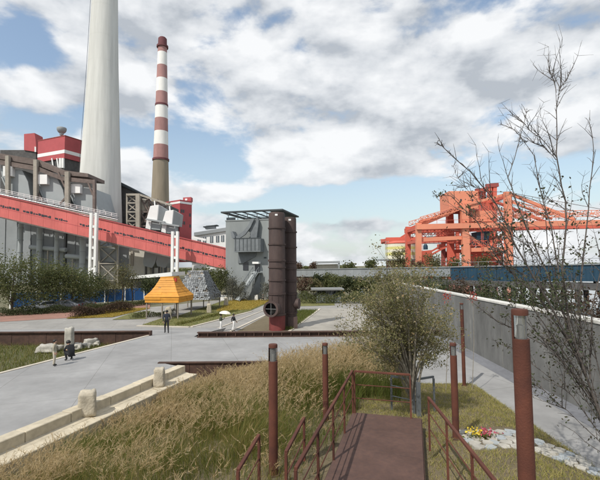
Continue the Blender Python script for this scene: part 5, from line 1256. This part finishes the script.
# ---- big olive shrub by the landing
sb = P(413, 401, 11.3); sb.z = hz(sb.x, sb.y)
k = thing('olive_shrub', 'large twiggy olive-brown shrub behind the landing rail', 'shrub', tuple(sb))
rnd = random.Random(21); bb = MB(); ends = []
bb.poly_tube([Vector((0, 0, -.2)), Vector((.02, 0, .35)), Vector((-.05, .02, .75))], [.085, .075, .06], 8)
targets = [(360, 296), (368, 280), (378, 270), (390, 266), (398, 272), (410, 268), (420, 278), (430, 292), (442, 306), (448, 330), (446, 348), (352, 318), (356, 340), (374, 330), (388, 310), (402, 300), (416, 318), (428, 330), (380, 352), (364, 305), (386, 290), (404, 285), (424, 300), (436, 340), (395, 330), (410, 345), (372, 295), (440, 322), (358, 306), (354, 328), (362, 346), (370, 318), (366, 288), (384, 276), (380, 300), (392, 345), (378, 340)]
for i, (px, py) in enumerate(targets):
    e = P(px, py, 11.3 + rnd.uniform(-1.3, 1.5)) - sb; s0 = Vector((rnd.uniform(-.1, .1), rnd.uniform(-.1, .1), rnd.uniform(.2, .75)))
    mid = s0.lerp(e, .45) + Vector((-.12 * e.x, 0, .22)); q = s0.lerp(e, .75) + Vector((-.05 * e.x, rnd.uniform(-.1, .1), .14))
    pts = [s0, mid, q, e]; rd = [.036, .024, .014, .005]; bb.poly_tube(pts, rd, 6)
    for j in range(13):
        f = rnd.uniform(.3, 1); p = (mid.lerp(q, (f - .3) / .35) if f < .65 else q.lerp(e, (f - .65) / .35)); t_ = p + Vector((rnd.gauss(0, .24), rnd.gauss(0, .24), rnd.gauss(.10, .2)))
        bb.tube(p, t_, .007, .002, 4, cap=False); ends.append((p + t_) / 2); ends.append(t_); ends.append(t_)
        for _ in range(2):
            u_ = t_ + Vector((rnd.gauss(0, .12), rnd.gauss(0, .12), rnd.gauss(.03, .11))); bb.tube((p + t_) / 2, u_, .004, .0015, 3, cap=False); ends.append(u_)
bb.build('stems', 'bark_grey', k, local=True)
E = np.array([tuple(e) for e in ends]); n = 29000; pos = E[RNG.integers(0, len(E), n)] + RNG.normal(size=(n, 3)) * .085
npmesh('crown', *leaf_quads(pos, .055, 1.9, .3), 'leaf_shrub', k)
pos = E[RNG.integers(0, len(E), 420)] + RNG.normal(size=(420, 3)) * .06
npmesh('pale_leaves', *leaf_quads(pos, .07, 1.3, .3), 'reed_plume', k)

# ---- bare tree at the right margin
def bare_tree(label, mains, base, seed, thick, leafn, d0):
    rnd = random.Random(seed); k = thing('bare_tree', label, 'tree', tuple(base)); bb = MB(); leaves = []
    def crv(p0, p1, n, sag):
        out = []
        for i in range(n + 1):
            f = i / n; p = p0.lerp(p1, f); out.append(p + Vector((rnd.gauss(0, .012), rnd.gauss(0, .02), sag * math.sin(f * math.pi)) ))
        return out
    for (pix, dd, r0) in mains:
        pts = [P(x, y, d0 + dd * (i / (len(pix) - 1))) - base for i, (x, y) in enumerate((x_ + max(0, y_ - 310) * .19, y_) for x_, y_ in pix)]
        # smooth the polyline
        fine = []
        for a, c_ in zip(pts, pts[1:]):
            fine += [a.lerp(c_, t_) + Vector((rnd.gauss(0, .008), rnd.gauss(0, .01), rnd.gauss(0, .008))) for t_ in (0, .33, .66)]
        fine.append(pts[-1]); n = len(fine); rd = [r0 * .72 * (1 - .85 * i / (n - 1)) for i in range(n)]
        bb.poly_tube(fine, rd, 6)
        for _ in range(int(3 + r0 * 190)):            # long side shoots
            i = rnd.randrange(1, max(2, int(n * .7))); dirv = (fine[i] - fine[i - 1]).normalized(); p = fine[i - 1].lerp(fine[i], rnd.random())
            d2 = (dirv * .9 + Vector((rnd.uniform(-.9, .5), rnd.uniform(-.8, .8), rnd.uniform(-.1, .9)))).normalized(); L = rnd.uniform(.35, .95); sp = [p]
            for s_ in range(4):
                d2 = (d2 + Vector((rnd.gauss(0, .12), rnd.gauss(0, .12), rnd.gauss(.03, .1)))).normalized(); sp.append(sp[-1] + d2 * L / 4)
                for __ in range(2):
                    e = sp[-1] + (d2 * .5 + Vector((rnd.gauss(0, .6), rnd.gauss(0, .6), rnd.gauss(.1, .6)))).normalized() * rnd.uniform(.06, .28); bb.tube(sp[-1], e, .0035, .0015, 3, cap=False); leaves.append(e)
            bb.poly_tube(sp, [.008, .0065, .005, .0035, .002], 4)
        for i in range(2, n):
            dirv = (fine[i] - fine[i - 1]).normalized()
            for _ in range(2 if rnd.random() < .75 else 1):
                side = Vector((rnd.uniform(-1, 1), rnd.uniform(-1, 1), rnd.uniform(-.4, 1))); d2 = (dirv * .6 + side * .8).normalized(); L = rnd.uniform(.08, .5) * (1 if i < n - 2 else .5)
                p = fine[i - 1].lerp(fine[i], rnd.random()); e = p + d2 * L; mid = p.lerp(e, .5) + Vector((0, 0, .02)); bb.poly_tube([p, mid, e], [.006, .004, .002], 4)
                leaves += [mid, e, e]
                if rnd.random() < .6:
                    e2 = mid + (d2 + Vector((rnd.uniform(-.8, .8), rnd.uniform(-.8, .8), rnd.uniform(-.4, .6)))).normalized() * L * .5; bb.tube(mid, e2, .0035, .0015, 3, cap=False); leaves.append(e2)
            for _ in range(2):                       # short spurs
                p = fine[i - 1].lerp(fine[i], rnd.random()); s_ = Vector((rnd.gauss(0, 1), rnd.gauss(0, 1), rnd.gauss(.3, 1))).normalized() * rnd.uniform(.03, .08); bb.tube(p, p + s_, .004, .002, 3, cap=False)
    bb.build('trunk', 'bark_dark', k, local=True)
    E = np.array([tuple(e) for e in leaves if e.z < LEAFZ - base.z]) if leafn else None
    if leafn: pos = E[RNG.integers(0, len(E), leafn)] + RNG.normal(size=(leafn, 3)) * .05; npmesh('leaves', *leaf_quads(pos, .055, 1.8, .3), 'leaf_bare', k)
    return k
LEAFZ = 6.1
bx, by = 5.95, 7.4; base = Vector((bx, by, hz(bx, by)))
bs = (586, 470)
bare_tree('nearly bare dark tree leaning in from the right edge', [
    ([bs, (578, 400), (567, 330), (562, 270), (566, 200), (556, 155), (557, 110), (559, 85)], -.6, .034),
    ([(574, 380), (556, 318), (524, 262), (497, 205), (470, 172), (444, 148), (437, 143)], -.9, .026),
    ([(566, 330), (545, 270), (520, 210), (508, 178), (525, 120), (527, 108)], .5, .022),
    ([(570, 360), (540, 300), (500, 262), (478, 222), (452, 196), (432, 196)], -.3, .022),
    ([(560, 280), (552, 230), (540, 190), (534, 155), (515, 130), (498, 122)], .8, .018),
    ([(556, 160), (545, 148), (530, 140), (520, 143)], .1, .010),
    ([(556, 157), (540, 138), (524, 124), (512, 116)], -.2, .010),
    ([(572, 350), (580, 280), (588, 210), (594, 150), (590, 110)], .2, .024),
    ([(576, 380), (592, 310), (606, 240), (615, 180)], .2, .022),
    ([(557, 92), (552, 76), (549, 71)], .1, .006), ([(559, 90), (566, 80), (570, 72)], .1, .006),
    ([(497, 205), (487, 190), (470, 186), (455, 187)], .2, .009), ([(524, 262), (505, 252), (488, 255)], .3, .009),
    ([(545, 270), (530, 248), (514, 236), (500, 240)], .2, .010), ([(578, 400), (545, 352), (515, 330), (490, 318), (470, 300)], -.4, .014),
    ([(584, 450), (556, 395), (530, 372), (508, 350), (488, 343)], .5, .012), ([(586, 455), (548, 410), (528, 390), (512, 385)], -.3, .010), ([(582, 420), (556, 366), (522, 318), (494, 283), (472, 262)], .4, .016),
    ([(580, 405), (550, 340), (520, 290), (505, 250), (492, 228), (470, 215)], -.7, .016), ([(577, 390), (560, 330), (540, 285), (528, 240), (524, 200)], .9, .015), ([(574, 370), (548, 300), (515, 245), (480, 205), (458, 178), (452, 165)], .6, .016),
    ([(572, 350), (562, 300), (548, 252), (545, 205), (540, 175)], -.8, .014), ([(583, 430), (575, 360), (572, 300), (580, 250), (575, 215)], .5, .014), ([(566, 320), (540, 282), (512, 268), (486, 268), (464, 262)], .1, .010), ([(590, 440), (588, 360), (578, 300), (586, 240)], -.3, .014),
    ([(582, 430), (560, 380), (545, 345), (530, 300)], .3, .014), ([(580, 410), (556, 360), (548, 320), (560, 290)], -.3, .012)], base, 5, 1, 2600, 7.4)
# small red-leaved twigs by the flood wall
for i, (px, py, lab) in enumerate(((447, 297, 'tuft of red leaves on thin twigs left of the thin lamp'), (473, 297, 'tuft of red leaves on thin twigs right of the thin lamp'))):
    c_ = P(px, py, 14.6 + i * .4); zg = max(0.0, hz(c_.x, c_.y)); b0 = Vector((c_.x - .15, c_.y, zg)); k = thing('red_leaf_sapling', lab, 'plant', tuple(b0)); bb = MB(); e = c_ - b0
    bb.poly_tube([Vector((0, 0, -.05)), e * .5 + Vector((.05, 0, 0)), e], [.014, .009, .004], 5)
    for j in range(8): q = e + Vector((random.gauss(0, .1), random.gauss(0, .1), random.gauss(0, .09))); bb.tube(e * .9, q, .004, .002, 3)
    bb.build('stem', 'bark_grey', k, local=True); npmesh('leaves', *leaf_quads(np.array(tuple(e)) + RNG.normal(size=(70, 3)) * .085, .07, 1.6), 'leaf_red', k)

# ---- tall reed grass
def blades(n, base, h, lean, width, segs=3):
    """bent tapering blades; base (n,3), h (n,), lean (n,2)"""
    t = np.linspace(0, 1, segs + 1); ang = RNG.random(n) * math.pi; side = np.stack([np.cos(ang), np.sin(ang), np.zeros(n)], 1)
    V = np.zeros((n, 2 * (segs + 1), 3))
    for i, f in enumerate(t):
        c_ = base.copy(); c_[:, :2] += lean * (f ** 2)[..., None] if np.ndim(f) else lean * f * f; c_[:, 2] += h * (f - .18 * f * f)
        w = width * (1 - f * .9)
        V[:, 2 * i] = c_ - side * w[:, None] / 2; V[:, 2 * i + 1] = c_ + side * w[:, None] / 2
    F = []
    off = (np.arange(n) * 2 * (segs + 1))[:, None]
    for i in range(segs): F.append(off + np.array([[2 * i, 2 * i + 1, 2 * i + 3, 2 * i + 2]]))
    return V.reshape(-1, 3), np.stack(F, 1).reshape(-1, 4)
def stair_lat(x, d):                              # distance right of the stairs' left edge, and along them
    q0 = np.stack([x - fl.x, d - fl.y], -1); return q0 @ np.array([nx_.x, nx_.y]), q0 @ np.array([ax.x, ax.y])
from mathutils import noise as _nz
def patch(x, d, sc, seed):                        # smooth noise field for stands of grass
    gx = np.linspace(-12, 6, 90); gd = np.linspace(3, 21, 90); g = np.array([[_nz.noise(Vector((u * sc, v * sc, seed))) for u in gx] for v in gd])
    i = np.clip(((x + 12) / 18 * 89).astype(int), 0, 89); j = np.clip(((d - 3) / 18 * 89).astype(int), 0, 89); return g[j, i]
def near_stairs(x, d):
    lat, al = stair_lat(x, d); return 1 - .62 * (1 - sstep(.4, 2.0, -lat)) * (1 - sstep(.3, 2.2, al))
def reed_points(n):
    x = RNG.uniform(-9.5, 4.4, n); d = RNG.uniform(4.2, 19.85, n)
    lat, al = stair_lat(x, d); ok = (x > kerbx(d) + 1.12) & (x < .235 * d + .1) & ~((lat > -.15) & (al < .9)) & ~((lat > -.1) & (al < 3.0) & (x > 1.1))
    cl = np.sin(x * 2.1 + 1.3 * np.sin(d * 1.1)) * np.cos(d * 1.9 + x * .7)       # uneven stands
    ok &= RNG.random(n) < (.62 + .38 * cl)
    ok &= ~((d > 18.4) & (x < -2.2))
    ok &= RNG.random(n) < np.clip(.75 + 1.3 * patch(x, d, .9, 4.2), .12, 1)
    return x[ok], d[ok]
x, d = reed_points(240000); n = len(x); zb = hill(x, d)
hs = (.40 + .75 * RNG.random(n)) * (1 + .7 * patch(x, d, .75, 1.7)) * near_stairs(x, d) * (1 + .2 * np.sin(x * 1.7 + d)) * (.62 + .38 * sstep(0, 2.2, x - kerbx(d) - 1.0)) * (.80 + .5 * sstep(-3.5, 1.0, x) * sstep(9, 14, d)) * (1 - .35 * sstep(15, 18, d) * (1 - sstep(-3.5, -.5, x)))
pl_ = patch(x, d, .6, 9.1); lean = np.stack([.14 + .55 * pl_ + .3 * RNG.normal(size=n), .5 * patch(x, d, .6, 6.3) + .26 * RNG.normal(size=n)], 1) * hs[:, None]
gfrac = .48 + .55 * patch(x, d, .55, 3.3) + .5 * sstep(-1.0, 2.2, x) * (1 - sstep(16, 19, d) * .3) + .15 * np.sin(x * 1.3 + d * .8); green = RNG.random(n) < gfrac
base_ = np.stack([x, d, zb - .02], 1); wd_ = .003 + .004 * RNG.random(n) + .00035 * d
o = npmesh('reed_grass', *blades((~green).sum(), base_[~green], hs[~green], lean[~green], wd_[~green]), 'reed_blade'); stuff(o); o['label'] = 'tall tan and green reed grass filling the bank below the plaza'; o['category'] = 'grass'
o = npmesh('green_reed_grass', *blades(green.sum(), base_[green], hs[green] * .92, lean[green], wd_[green] * 1.15), 'reed_green'); stuff(o); o['label'] = 'greener reed blades, thickest beside the stairs'; o['category'] = 'grass'
# feathery plumes
x, d = reed_points(95000); keep = RNG.random(len(x)) < np.clip(.30 + .5 * sstep(10, 16, d) + 1.0 * patch(x, d, .8, 12.5) - .25 * sstep(-.5, 2.5, x) * (1 - sstep(14, 17, d)), .02, 1) * near_stairs(x, d) ** 2; x, d = x[keep], d[keep]; n = len(x)
hs = (.70 + .75 * RNG.random(n)) * (1 + .5 * patch(x, d, .75, 1.7)) * near_stairs(x, d) * (.62 + .38 * sstep(0, 2.2, x - kerbx(d) - 1.0)) * (.82 + .5 * sstep(-3.5, 1.0, x) * sstep(9, 14, d)) * (1 - .35 * sstep(15, 18, d) * (1 - sstep(-3.5, -.5, x))); lx = (.16 + .28 * RNG.normal(size=n)) * hs; ly = .24 * RNG.normal(size=n) * hs; zb = hill(x, d)
Vp = []; K = 8
for i in range(K):
    f = .74 + .30 * i / K; c_ = np.stack([x + lx * f * f, d + ly * f * f, zb + hs * (f - .2 * f * f)], 1)
    tdir = np.stack([2 * lx * f, 2 * ly * f, hs * (1 - .4 * f)], 1); tdir /= np.linalg.norm(tdir, axis=1)[:, None]
    a = tdir * .8 + RNG.normal(size=(n, 3)) * .38; a /= np.linalg.norm(a, axis=1)[:, None]; b_ = np.cross(a, RNG.normal(size=(n, 3))); b_ /= np.linalg.norm(b_, axis=1)[:, None]
    L = (.06 + .05 * RNG.random(n))[:, None]; w = .0016 + .00040 * d[:, None]
    Vp.append(np.stack([c_ - a * L * .3, c_ + b_ * w, c_ + a * L, c_ - b_ * w], 1))
Vp = np.concatenate(Vp, 0).reshape(-1, 3); o = npmesh('reed_plumes', Vp, np.arange(len(Vp)).reshape(-1, 4), 'reed_plume'); stuff(o); o['label'] = 'feathery straw-coloured plumes waving above the reed grass'; o['category'] = 'grass'
# mown lawn right of the stairs
n = 90000; x = RNG.uniform(.8, 6.9, n); d = RNG.uniform(5.0, 16.6, n); lat, al = stair_lat(x, d)
dfar = 20.2 - 4.0 * sstep(2.6, 5.0, x); s_ = np.minimum(6.72 - x, dfar - d); ok = (s_ > .03) & ~((lat < wst + .06) & (al < .03)) & (lat > -.1) & ((x > 3.2) | (d < 13.6)) & ~((d < 9.75 + .1 * (x - 3.6)) & (d > 8.2 + .1 * (x - 3.6)) & (x > 3.45) & (x < 6.6))
ok &= RNG.random(n) < (.72 + .28 * np.sin(x * 5 + 2 * np.sin(d * 4)))
x, d = x[ok], d[ok]; n = len(x); h = .035 + .06 * RNG.random(n) + .10 * (RNG.random(n) < .04)
lean = RNG.normal(size=(n, 2)) * h[:, None] * .6; V, F = blades(n, np.stack([x, d, hill(x, d) - .005], 1), h, lean, np.full(n, .011), 2)
o = npmesh('mown_grass', V, F, 'turf'); stuff(o); o['label'] = 'short patchy green and straw lawn grass beside the path'; o['category'] = 'grass'
def turf(name, label, poly, n, z, hmax, m_, w=.03):
    Pn = np.array([(p.x, p.y) for p in poly]); lo, hi = Pn.min(0), Pn.max(0); q = RNG.uniform(lo, hi, (n, 2)); ins = np.zeros(n, bool); j = len(Pn) - 1
    for i in range(len(Pn)):
        c_ = ((Pn[i, 1] > q[:, 1]) != (Pn[j, 1] > q[:, 1])) & (q[:, 0] < (Pn[j, 0] - Pn[i, 0]) * (q[:, 1] - Pn[i, 1]) / (Pn[j, 1] - Pn[i, 1]) + Pn[i, 0]); ins ^= c_; j = i
    q = q[ins]; n = len(q); h = hmax * (.4 + .6 * RNG.random(n)); o = npmesh(name, *blades(n, np.column_stack([q, np.full(n, z)]), h, RNG.normal(size=(n, 2)) * h[:, None] * .5, np.full(n, w), 2), m_); stuff(o); o['label'] = label; o['category'] = 'grass'
turf('lawn_grass', 'green lawn grass before the pavilions', lawn_poly, 30000, LOW + .03, .16, 'turf_green')
turf('yellow_groundcover', 'yellow ground cover on the lawn before the tower', yel_poly, 22000, LOW + .05, .3, 'turf_yellow', .05)
turf('bed_grass', 'dark grass in the bed right of the cylinders', [G(282, 320, LOW), G(284, 311, LOW), G(318, 310.5, LOW), G(292, 330.5, LOW), G(284, 330.5, LOW)], 9000, LOW + .02, .5, 'reed_green')
turf('planter_grass', 'green grass growing in the sunken planter on the left', [Vector(v) for v in ((-10.9, 27.6, 0), (-13.4, 19.9, 0), (-16, 12, 0), (-30, 12, 0), (-30, 27.8, 0))], 26000, -.6, .42, 'turf_green', .025)
turf('dry_grass', 'straw-yellow grass patch before the brown hedge', [G(66, 319, LOW), G(112, 317.5, LOW), G(150, 308.5, LOW), G(120, 309, LOW), G(86, 314, LOW)], 12000, LOW + .045, .25, 'turf_yellow', .04)
# saplings poking up before the beam
for i, (px, py, lab) in enumerate(((338, 337, 'tiny leafy weed sprouting before the beam, left one'), (344, 336.5, 'tiny leafy weed sprouting before the beam, right one'))):
    b0 = G(px, py, 0.0); k = thing('weed', lab, 'plant', tuple(b0)); bb = MB(); bb.poly_tube([Vector((0, 0, 0)), Vector((.05, 0, .35)), Vector((-.05, 0, .8))], [.012, .01, .004], 5); bb.build('stem', 'bark_brown', k, local=True)
    npmesh('leaves', *leaf_quads(np.stack([RNG.normal(0, .12, 60), RNG.normal(0, .1, 60), .2 + RNG.random(60) * .65], 1), .1, 2), 'leaf_olive', k)

# ================================================================== PEOPLE
def person(label, loc, yaw_, H, pose, top, bottom, extra=None, hair='hair', group='visitors on the plaza'):
    s = H / 1.72
    J = dict(pelvis=(0, 0, .95), waist=(0, .01, 1.10), chest=(0, .0, 1.30), neck=(0, .0, 1.46), head0=(0, .015, 1.53), head=(0, .02, 1.60), crown=(0, .0, 1.68))
    if pose == 'walk':
        J.update(hipL=(-.09, 0, .92), kneeL=(-.10, .13, .50), ankL=(-.10, .06, .09), toeL=(-.11, .22, .04), hipR=(.09, 0, .92), kneeR=(.10, -.06, .50), ankR=(.10, -.26, .11), toeR=(.11, -.12, .04),
                 shL=(-.18, 0, 1.40), elL=(-.25, -.10, 1.13), wrL=(-.25, -.02, .90), shR=(.18, 0, 1.40), elR=(.25, .06, 1.13), wrR=(.24, .20, .94))
    elif pose == 'stand':
        J.update(hipL=(-.09, 0, .92), kneeL=(-.10, .02, .50), ankL=(-.11, 0, .09), toeL=(-.13, .15, .04), hipR=(.09, 0, .92), kneeR=(.11, .02, .50), ankR=(.12, -.02, .09), toeR=(.14, .13, .04),
                 shL=(-.18, 0, 1.40), elL=(-.24, -.03, 1.13), wrL=(-.24, .05, .90), shR=(.18, 0, 1.40), elR=(.24, -.03, 1.13), wrR=(.22, .08, .90))
    elif pose == 'hold':
        J.update(hipL=(-.09, 0, .92), kneeL=(-.10, .10, .50), ankL=(-.10, .05, .09), toeL=(-.11, .20, .04), hipR=(.09, 0, .92), kneeR=(.10, -.04, .50), ankR=(.10, -.18, .10), toeR=(.11, -.04, .04),
                 shL=(-.18, 0, 1.40), elL=(-.25, -.06, 1.13), wrL=(-.24, .04, .92), shR=(.18, 0, 1.40), elR=(.23, .10, 1.16), wrR=(.14, .30, 1.32))
    elif pose in ('crouch', 'sit'):
        z = .30 if pose == 'crouch' else .42
        J = dict(pelvis=(0, -.10, z), waist=(0, -.08, z + .16), chest=(0, .06, z + .36), neck=(0, .15, z + .49), head0=(0, .20, z + .55), head=(0, .25, z + .60), crown=(0, .26, z + .69))
        if pose == 'sit': J.update(waist=(0, -.12, z + .16), chest=(0, -.10, z + .36), neck=(0, -.06, z + .52), head0=(0, -.04, z + .58), head=(0, -.03, z + .66), crown=(0, -.04, z + .74))
        J.update(hipL=(-.1, -.08, z), kneeL=(-.15, .30, z + .22 if pose == 'crouch' else z + .06), ankL=(-.13, .12 if pose == 'crouch' else .34, .08), toeL=(-.15, .27 if pose == 'crouch' else .48, .035), hipR=(.1, -.08, z), kneeR=(.16, .32, z + .20 if pose == 'crouch' else z + .06), ankR=(.14, .12 if pose == 'crouch' else .36, .08), toeR=(.16, .27 if pose == 'crouch' else .50, .035))
        c0 = Vector(J['chest']); J.update(shL=tuple(c0 + Vector((-.18, .03, .08))), elL=tuple(c0 + Vector((-.22, .17, -.12))), wrL=tuple(c0 + Vector((-.10, .36, -.14))), shR=tuple(c0 + Vector((.18, .03, .08))), elR=tuple(c0 + Vector((.22, .17, -.12))), wrR=tuple(c0 + Vector((.10, .36, -.16))))
    for sd in 'LR':
        e, w = Vector(J['el' + sd]), Vector(J['wr' + sd]); u_ = (w - e).normalized(); J['hand' + sd] = tuple(w + u_ * .075)
        sx = -1 if sd == 'L' else 1
        for q in range(4): J['f%d%s' % (q, sd)] = tuple(w + u_ * (.15 + .012 * (1 - abs(q - 1.5))) + Vector((0, (q - 1.5) * .022, 0)) + Vector((-.02 * sx, .01, 0)))
        J['th' + sd] = tuple(w + u_ * .09 + Vector((-.035 * sx, .04, 0)))
    E_ = [('pelvis', 'waist'), ('waist', 'chest'), ('chest', 'neck'), ('neck', 'head0'), ('head0', 'head'), ('head', 'crown')]
    for sd in 'LR': E_ += [('pelvis', 'hip' + sd), ('hip' + sd, 'knee' + sd), ('knee' + sd, 'ank' + sd), ('ank' + sd, 'toe' + sd), ('chest', 'sh' + sd), ('sh' + sd, 'el' + sd), ('el' + sd, 'wr' + sd), ('wr' + sd, 'hand' + sd), ('hand' + sd, 'th' + sd)] + [('hand' + sd, 'f%d%s' % (q, sd)) for q in range(4)]
    rad = dict(pelvis=.135, waist=.125, chest=.15, neck=.055, head0=.075, head=.10, crown=.075, hip=.095, knee=.062, ank=.045, toe=.038, sh=.07, el=.045, wr=.03, hand=.034, th=.011)
    names = list(J); me = bpy.data.meshes.new('person_rig'); me.from_pydata([tuple(c_ * s for c_ in J[n]) for n in names], [(names.index(a), names.index(c_)) for a, c_ in E_], [])
    ob = bpy.data.objects.new('person_rig', me); C.objects.link(ob); sk = ob.modifiers.new('skin', 'SKIN'); sk.use_smooth_shade = True; ss = ob.modifiers.new('sub', 'SUBSURF'); ss.levels = 2; ss.render_levels = 2
    for i, n in enumerate(names):
        r_ = rad.get(n, rad.get(n[:-1], .011)); v = me.skin_vertices[0].data[i]; v.radius = (r_ * s * 1.08, r_ * s * (1.08 if n not in ('chest', 'pelvis', 'waist') else .8)); v.use_root = n == 'pelvis'
    dg = bpy.context.evaluated_depsgraph_get(); dg.update(); m2 = bpy.data.meshes.new_from_object(ob.evaluated_get(dg)); bpy.data.objects.remove(ob); bpy.data.meshes.remove(me)
    k = thing('person', label, 'person', tuple(loc), yaw_, group)
    m2.materials.clear(); [m2.materials.append(MATS[q]) for q in (top, bottom, 'skin', 'shoe')]
    grp = lambda n: 3 if n[:3] in ('ank', 'toe') else 1 if n[:3] in ('hip', 'kne', 'pel') else 0 if n[:2] in ('wa', 'ch', 'sh', 'el') else 2
    JP = np.array([tuple(Vector(J[n]) * s) for n in names]); JG = [grp(n) for n in names]
    samples = []; sg = []
    for a, c_ in E_:
        for t_ in (0, .25, .5, .75, 1):
            samples.append(np.array(J[a]) * s * (1 - t_) + np.array(J[c_]) * s * t_)
            g = grp(a) if t_ < .5 else grp(c_)
            if c_[:3] == 'ank' and t_ < .9: g = 1
            if c_ == 'neck': g = 0
            if a == 'neck' and t_ < .4: g = 0
            if a[:2] == 'el' and t_ < .85: g = 0
            sg.append(g)
    samples = np.array(samples)
    for p_ in m2.polygons:
        p_.use_smooth = True; p_.material_index = sg[int(np.argmin(((samples - np.array(p_.center)) ** 2).sum(1)))]
    body = bpy.data.objects.new('body', m2); link(body, k)
    hd = Vector(J['head']) * s; cr_ = (Vector(J['crown']) - Vector(J['head'])).normalized()
    bm = bmesh.new(); bmesh.ops.create_uvsphere(bm, u_segments=14, v_segments=10, radius=.118 * s)
    for v in bm.verts:
        v.co.y *= 1.06
        if v.co.y > .03 * s and v.co.z < .05 * s: v.co *= .7
        if v.co.z < -.05 * s: v.co *= .85
        v.co += hd + Vector((0, -.012, .028)) * s
    mh_ = bpy.data.meshes.new('hair'); bm.to_mesh(mh_); bm.free(); mh_.materials.append(MATS[hair]); ho = bpy.data.objects.new('hair', mh_); link(ho, k)
    for p_ in mh_.polygons: p_.use_smooth = True
    bb = MB()
    for sx in (-1, 1): bb.box(hd + Vector((sx * .035, .107, .012)) * s, (.022 * s, .012 * s, .012 * s))
    bb.build('eyes', 'hair', k, local=True)
    bb = MB(); bb.tube(hd + Vector((0, .10, .01)) * s, hd + Vector((0, .13, -.025)) * s, .008 * s, .015 * s, 6); bb.build('nose', 'skin', k, local=True)
    bb = MB(); bb.box(hd + Vector((0, .104, -.055)) * s, (.045 * s, .01 * s, .01 * s)); bb.build('mouth', 'lens_red', k, local=True)
    return k, s, J
def at(px, py, z): return G(px, py, z)
# on the ramp: find the ramp height under the man
def ramp_pt(px, py):
    r = ray(px, py); t = 0
    for _ in range(60):
        z = 0 if t * r.y < 28 else LOW * min(1, (t * r.y - 28) / 11); t = (z - CAMZ) / r.z
    return Vector((r.x * t, r.y * t, z))
person('man in dark clothes walking on the plaza before the yellow pavilion', ramp_pt(166.5, 333.2), R(25), 1.72, 'walk', 'cloth_navy', 'cloth_black')
w_pos = G(220.8, 331.3, LOW)
k, s, J = person('woman in olive top and pale trousers walking under a cream parasol', w_pos, R(-60), 1.55, 'hold', 'cloth_olive', 'cloth_white')
person('companion in black top and white skirt pushing along beside the parasol', G(233.5, 331.3, LOW), R(-50), 1.58, 'walk', 'cloth_black', 'cloth_white')
person('child in striped shirt and pale trousers standing at the left edge', G(54, 366, 0), R(-70), 1.24, 'stand', 'cloth_stripe', 'cloth_khaki')
person('person in black crouching on the plaza beside the planter', G(70.5, 360.5, 0), R(60), 1.66, 'crouch', 'cloth_black', 'cloth_black')
person('person in grey sitting by the white planters near the cylinders', G(263, 301, LOW), R(170), 1.7, 'sit', 'cloth_grey', 'cloth_black')
seat_p = G(263, 300.6, LOW); kk = thing('low_bench', 'low stone seat under the person in grey', 'bench', (seat_p.x, seat_p.y + .12, LOW)); MB().box((seat_p.x, seat_p.y + .12, LOW + .15), (.9, .45, .3)).build('seat', 'stone_kerb', kk, bevel=.02)
MB().box((seat_p.x, seat_p.y + .12, LOW + .02), (1.0, .5, .04)).build('plinth', 'stone_grey', kk)
# parasol held by the woman
rotm = Matrix.Rotation(R(-60), 3, 'Z'); hnd = w_pos + rotm @ (Vector(J['handR']) * s)
k = thing('parasol', 'cream parasol held by the woman in pale trousers', 'umbrella', tuple(hnd))
tipv = Vector((.10, .05, 1)).normalized(); topp = hnd + tipv * .62
bb = MB(); bb.tube(hnd - tipv * .12, topp + tipv * .08, .010, .008, 8); bb.build('shaft', 'grey_rail', k)
q = tipv.to_track_quat('Z', 'Y').to_matrix(); n = 8
for i in range(n):
    vs = []; fs = []
    for j in range(6):
        f = j / 5; rr = .56 * math.sin(f * 1.25) / math.sin(1.25); z = -.26 * (1 - math.cos(f * 1.25)) / (1 - math.cos(1.25))
        for a in (i, i + .5, i + 1): dr_ = 1 - .04 * f * (a == i + .5); vs.append(topp + q @ Vector((rr * dr_ * math.cos(a * 2 * math.pi / n), rr * dr_ * math.sin(a * 2 * math.pi / n), z)))
    for j in range(5):
        for a in (0, 1): fs.append((3 * j + a, 3 * j + a + 1, 3 * j + a + 4, 3 * j + a + 3))
    bb = MB(); bb.add(vs, fs); bb.build('canopy_panel', 'umbrella', k, smooth=True)
    a = i * 2 * math.pi / n; bb = MB(); bb.tube(topp + q @ Vector((0, 0, -.01)), topp + q @ Vector((.55 * math.cos(a), .55 * math.sin(a), -.265)), .004, .004, 4); bb.build('rib', 'grey_rail', k)
bpy.context.view_layer.update()
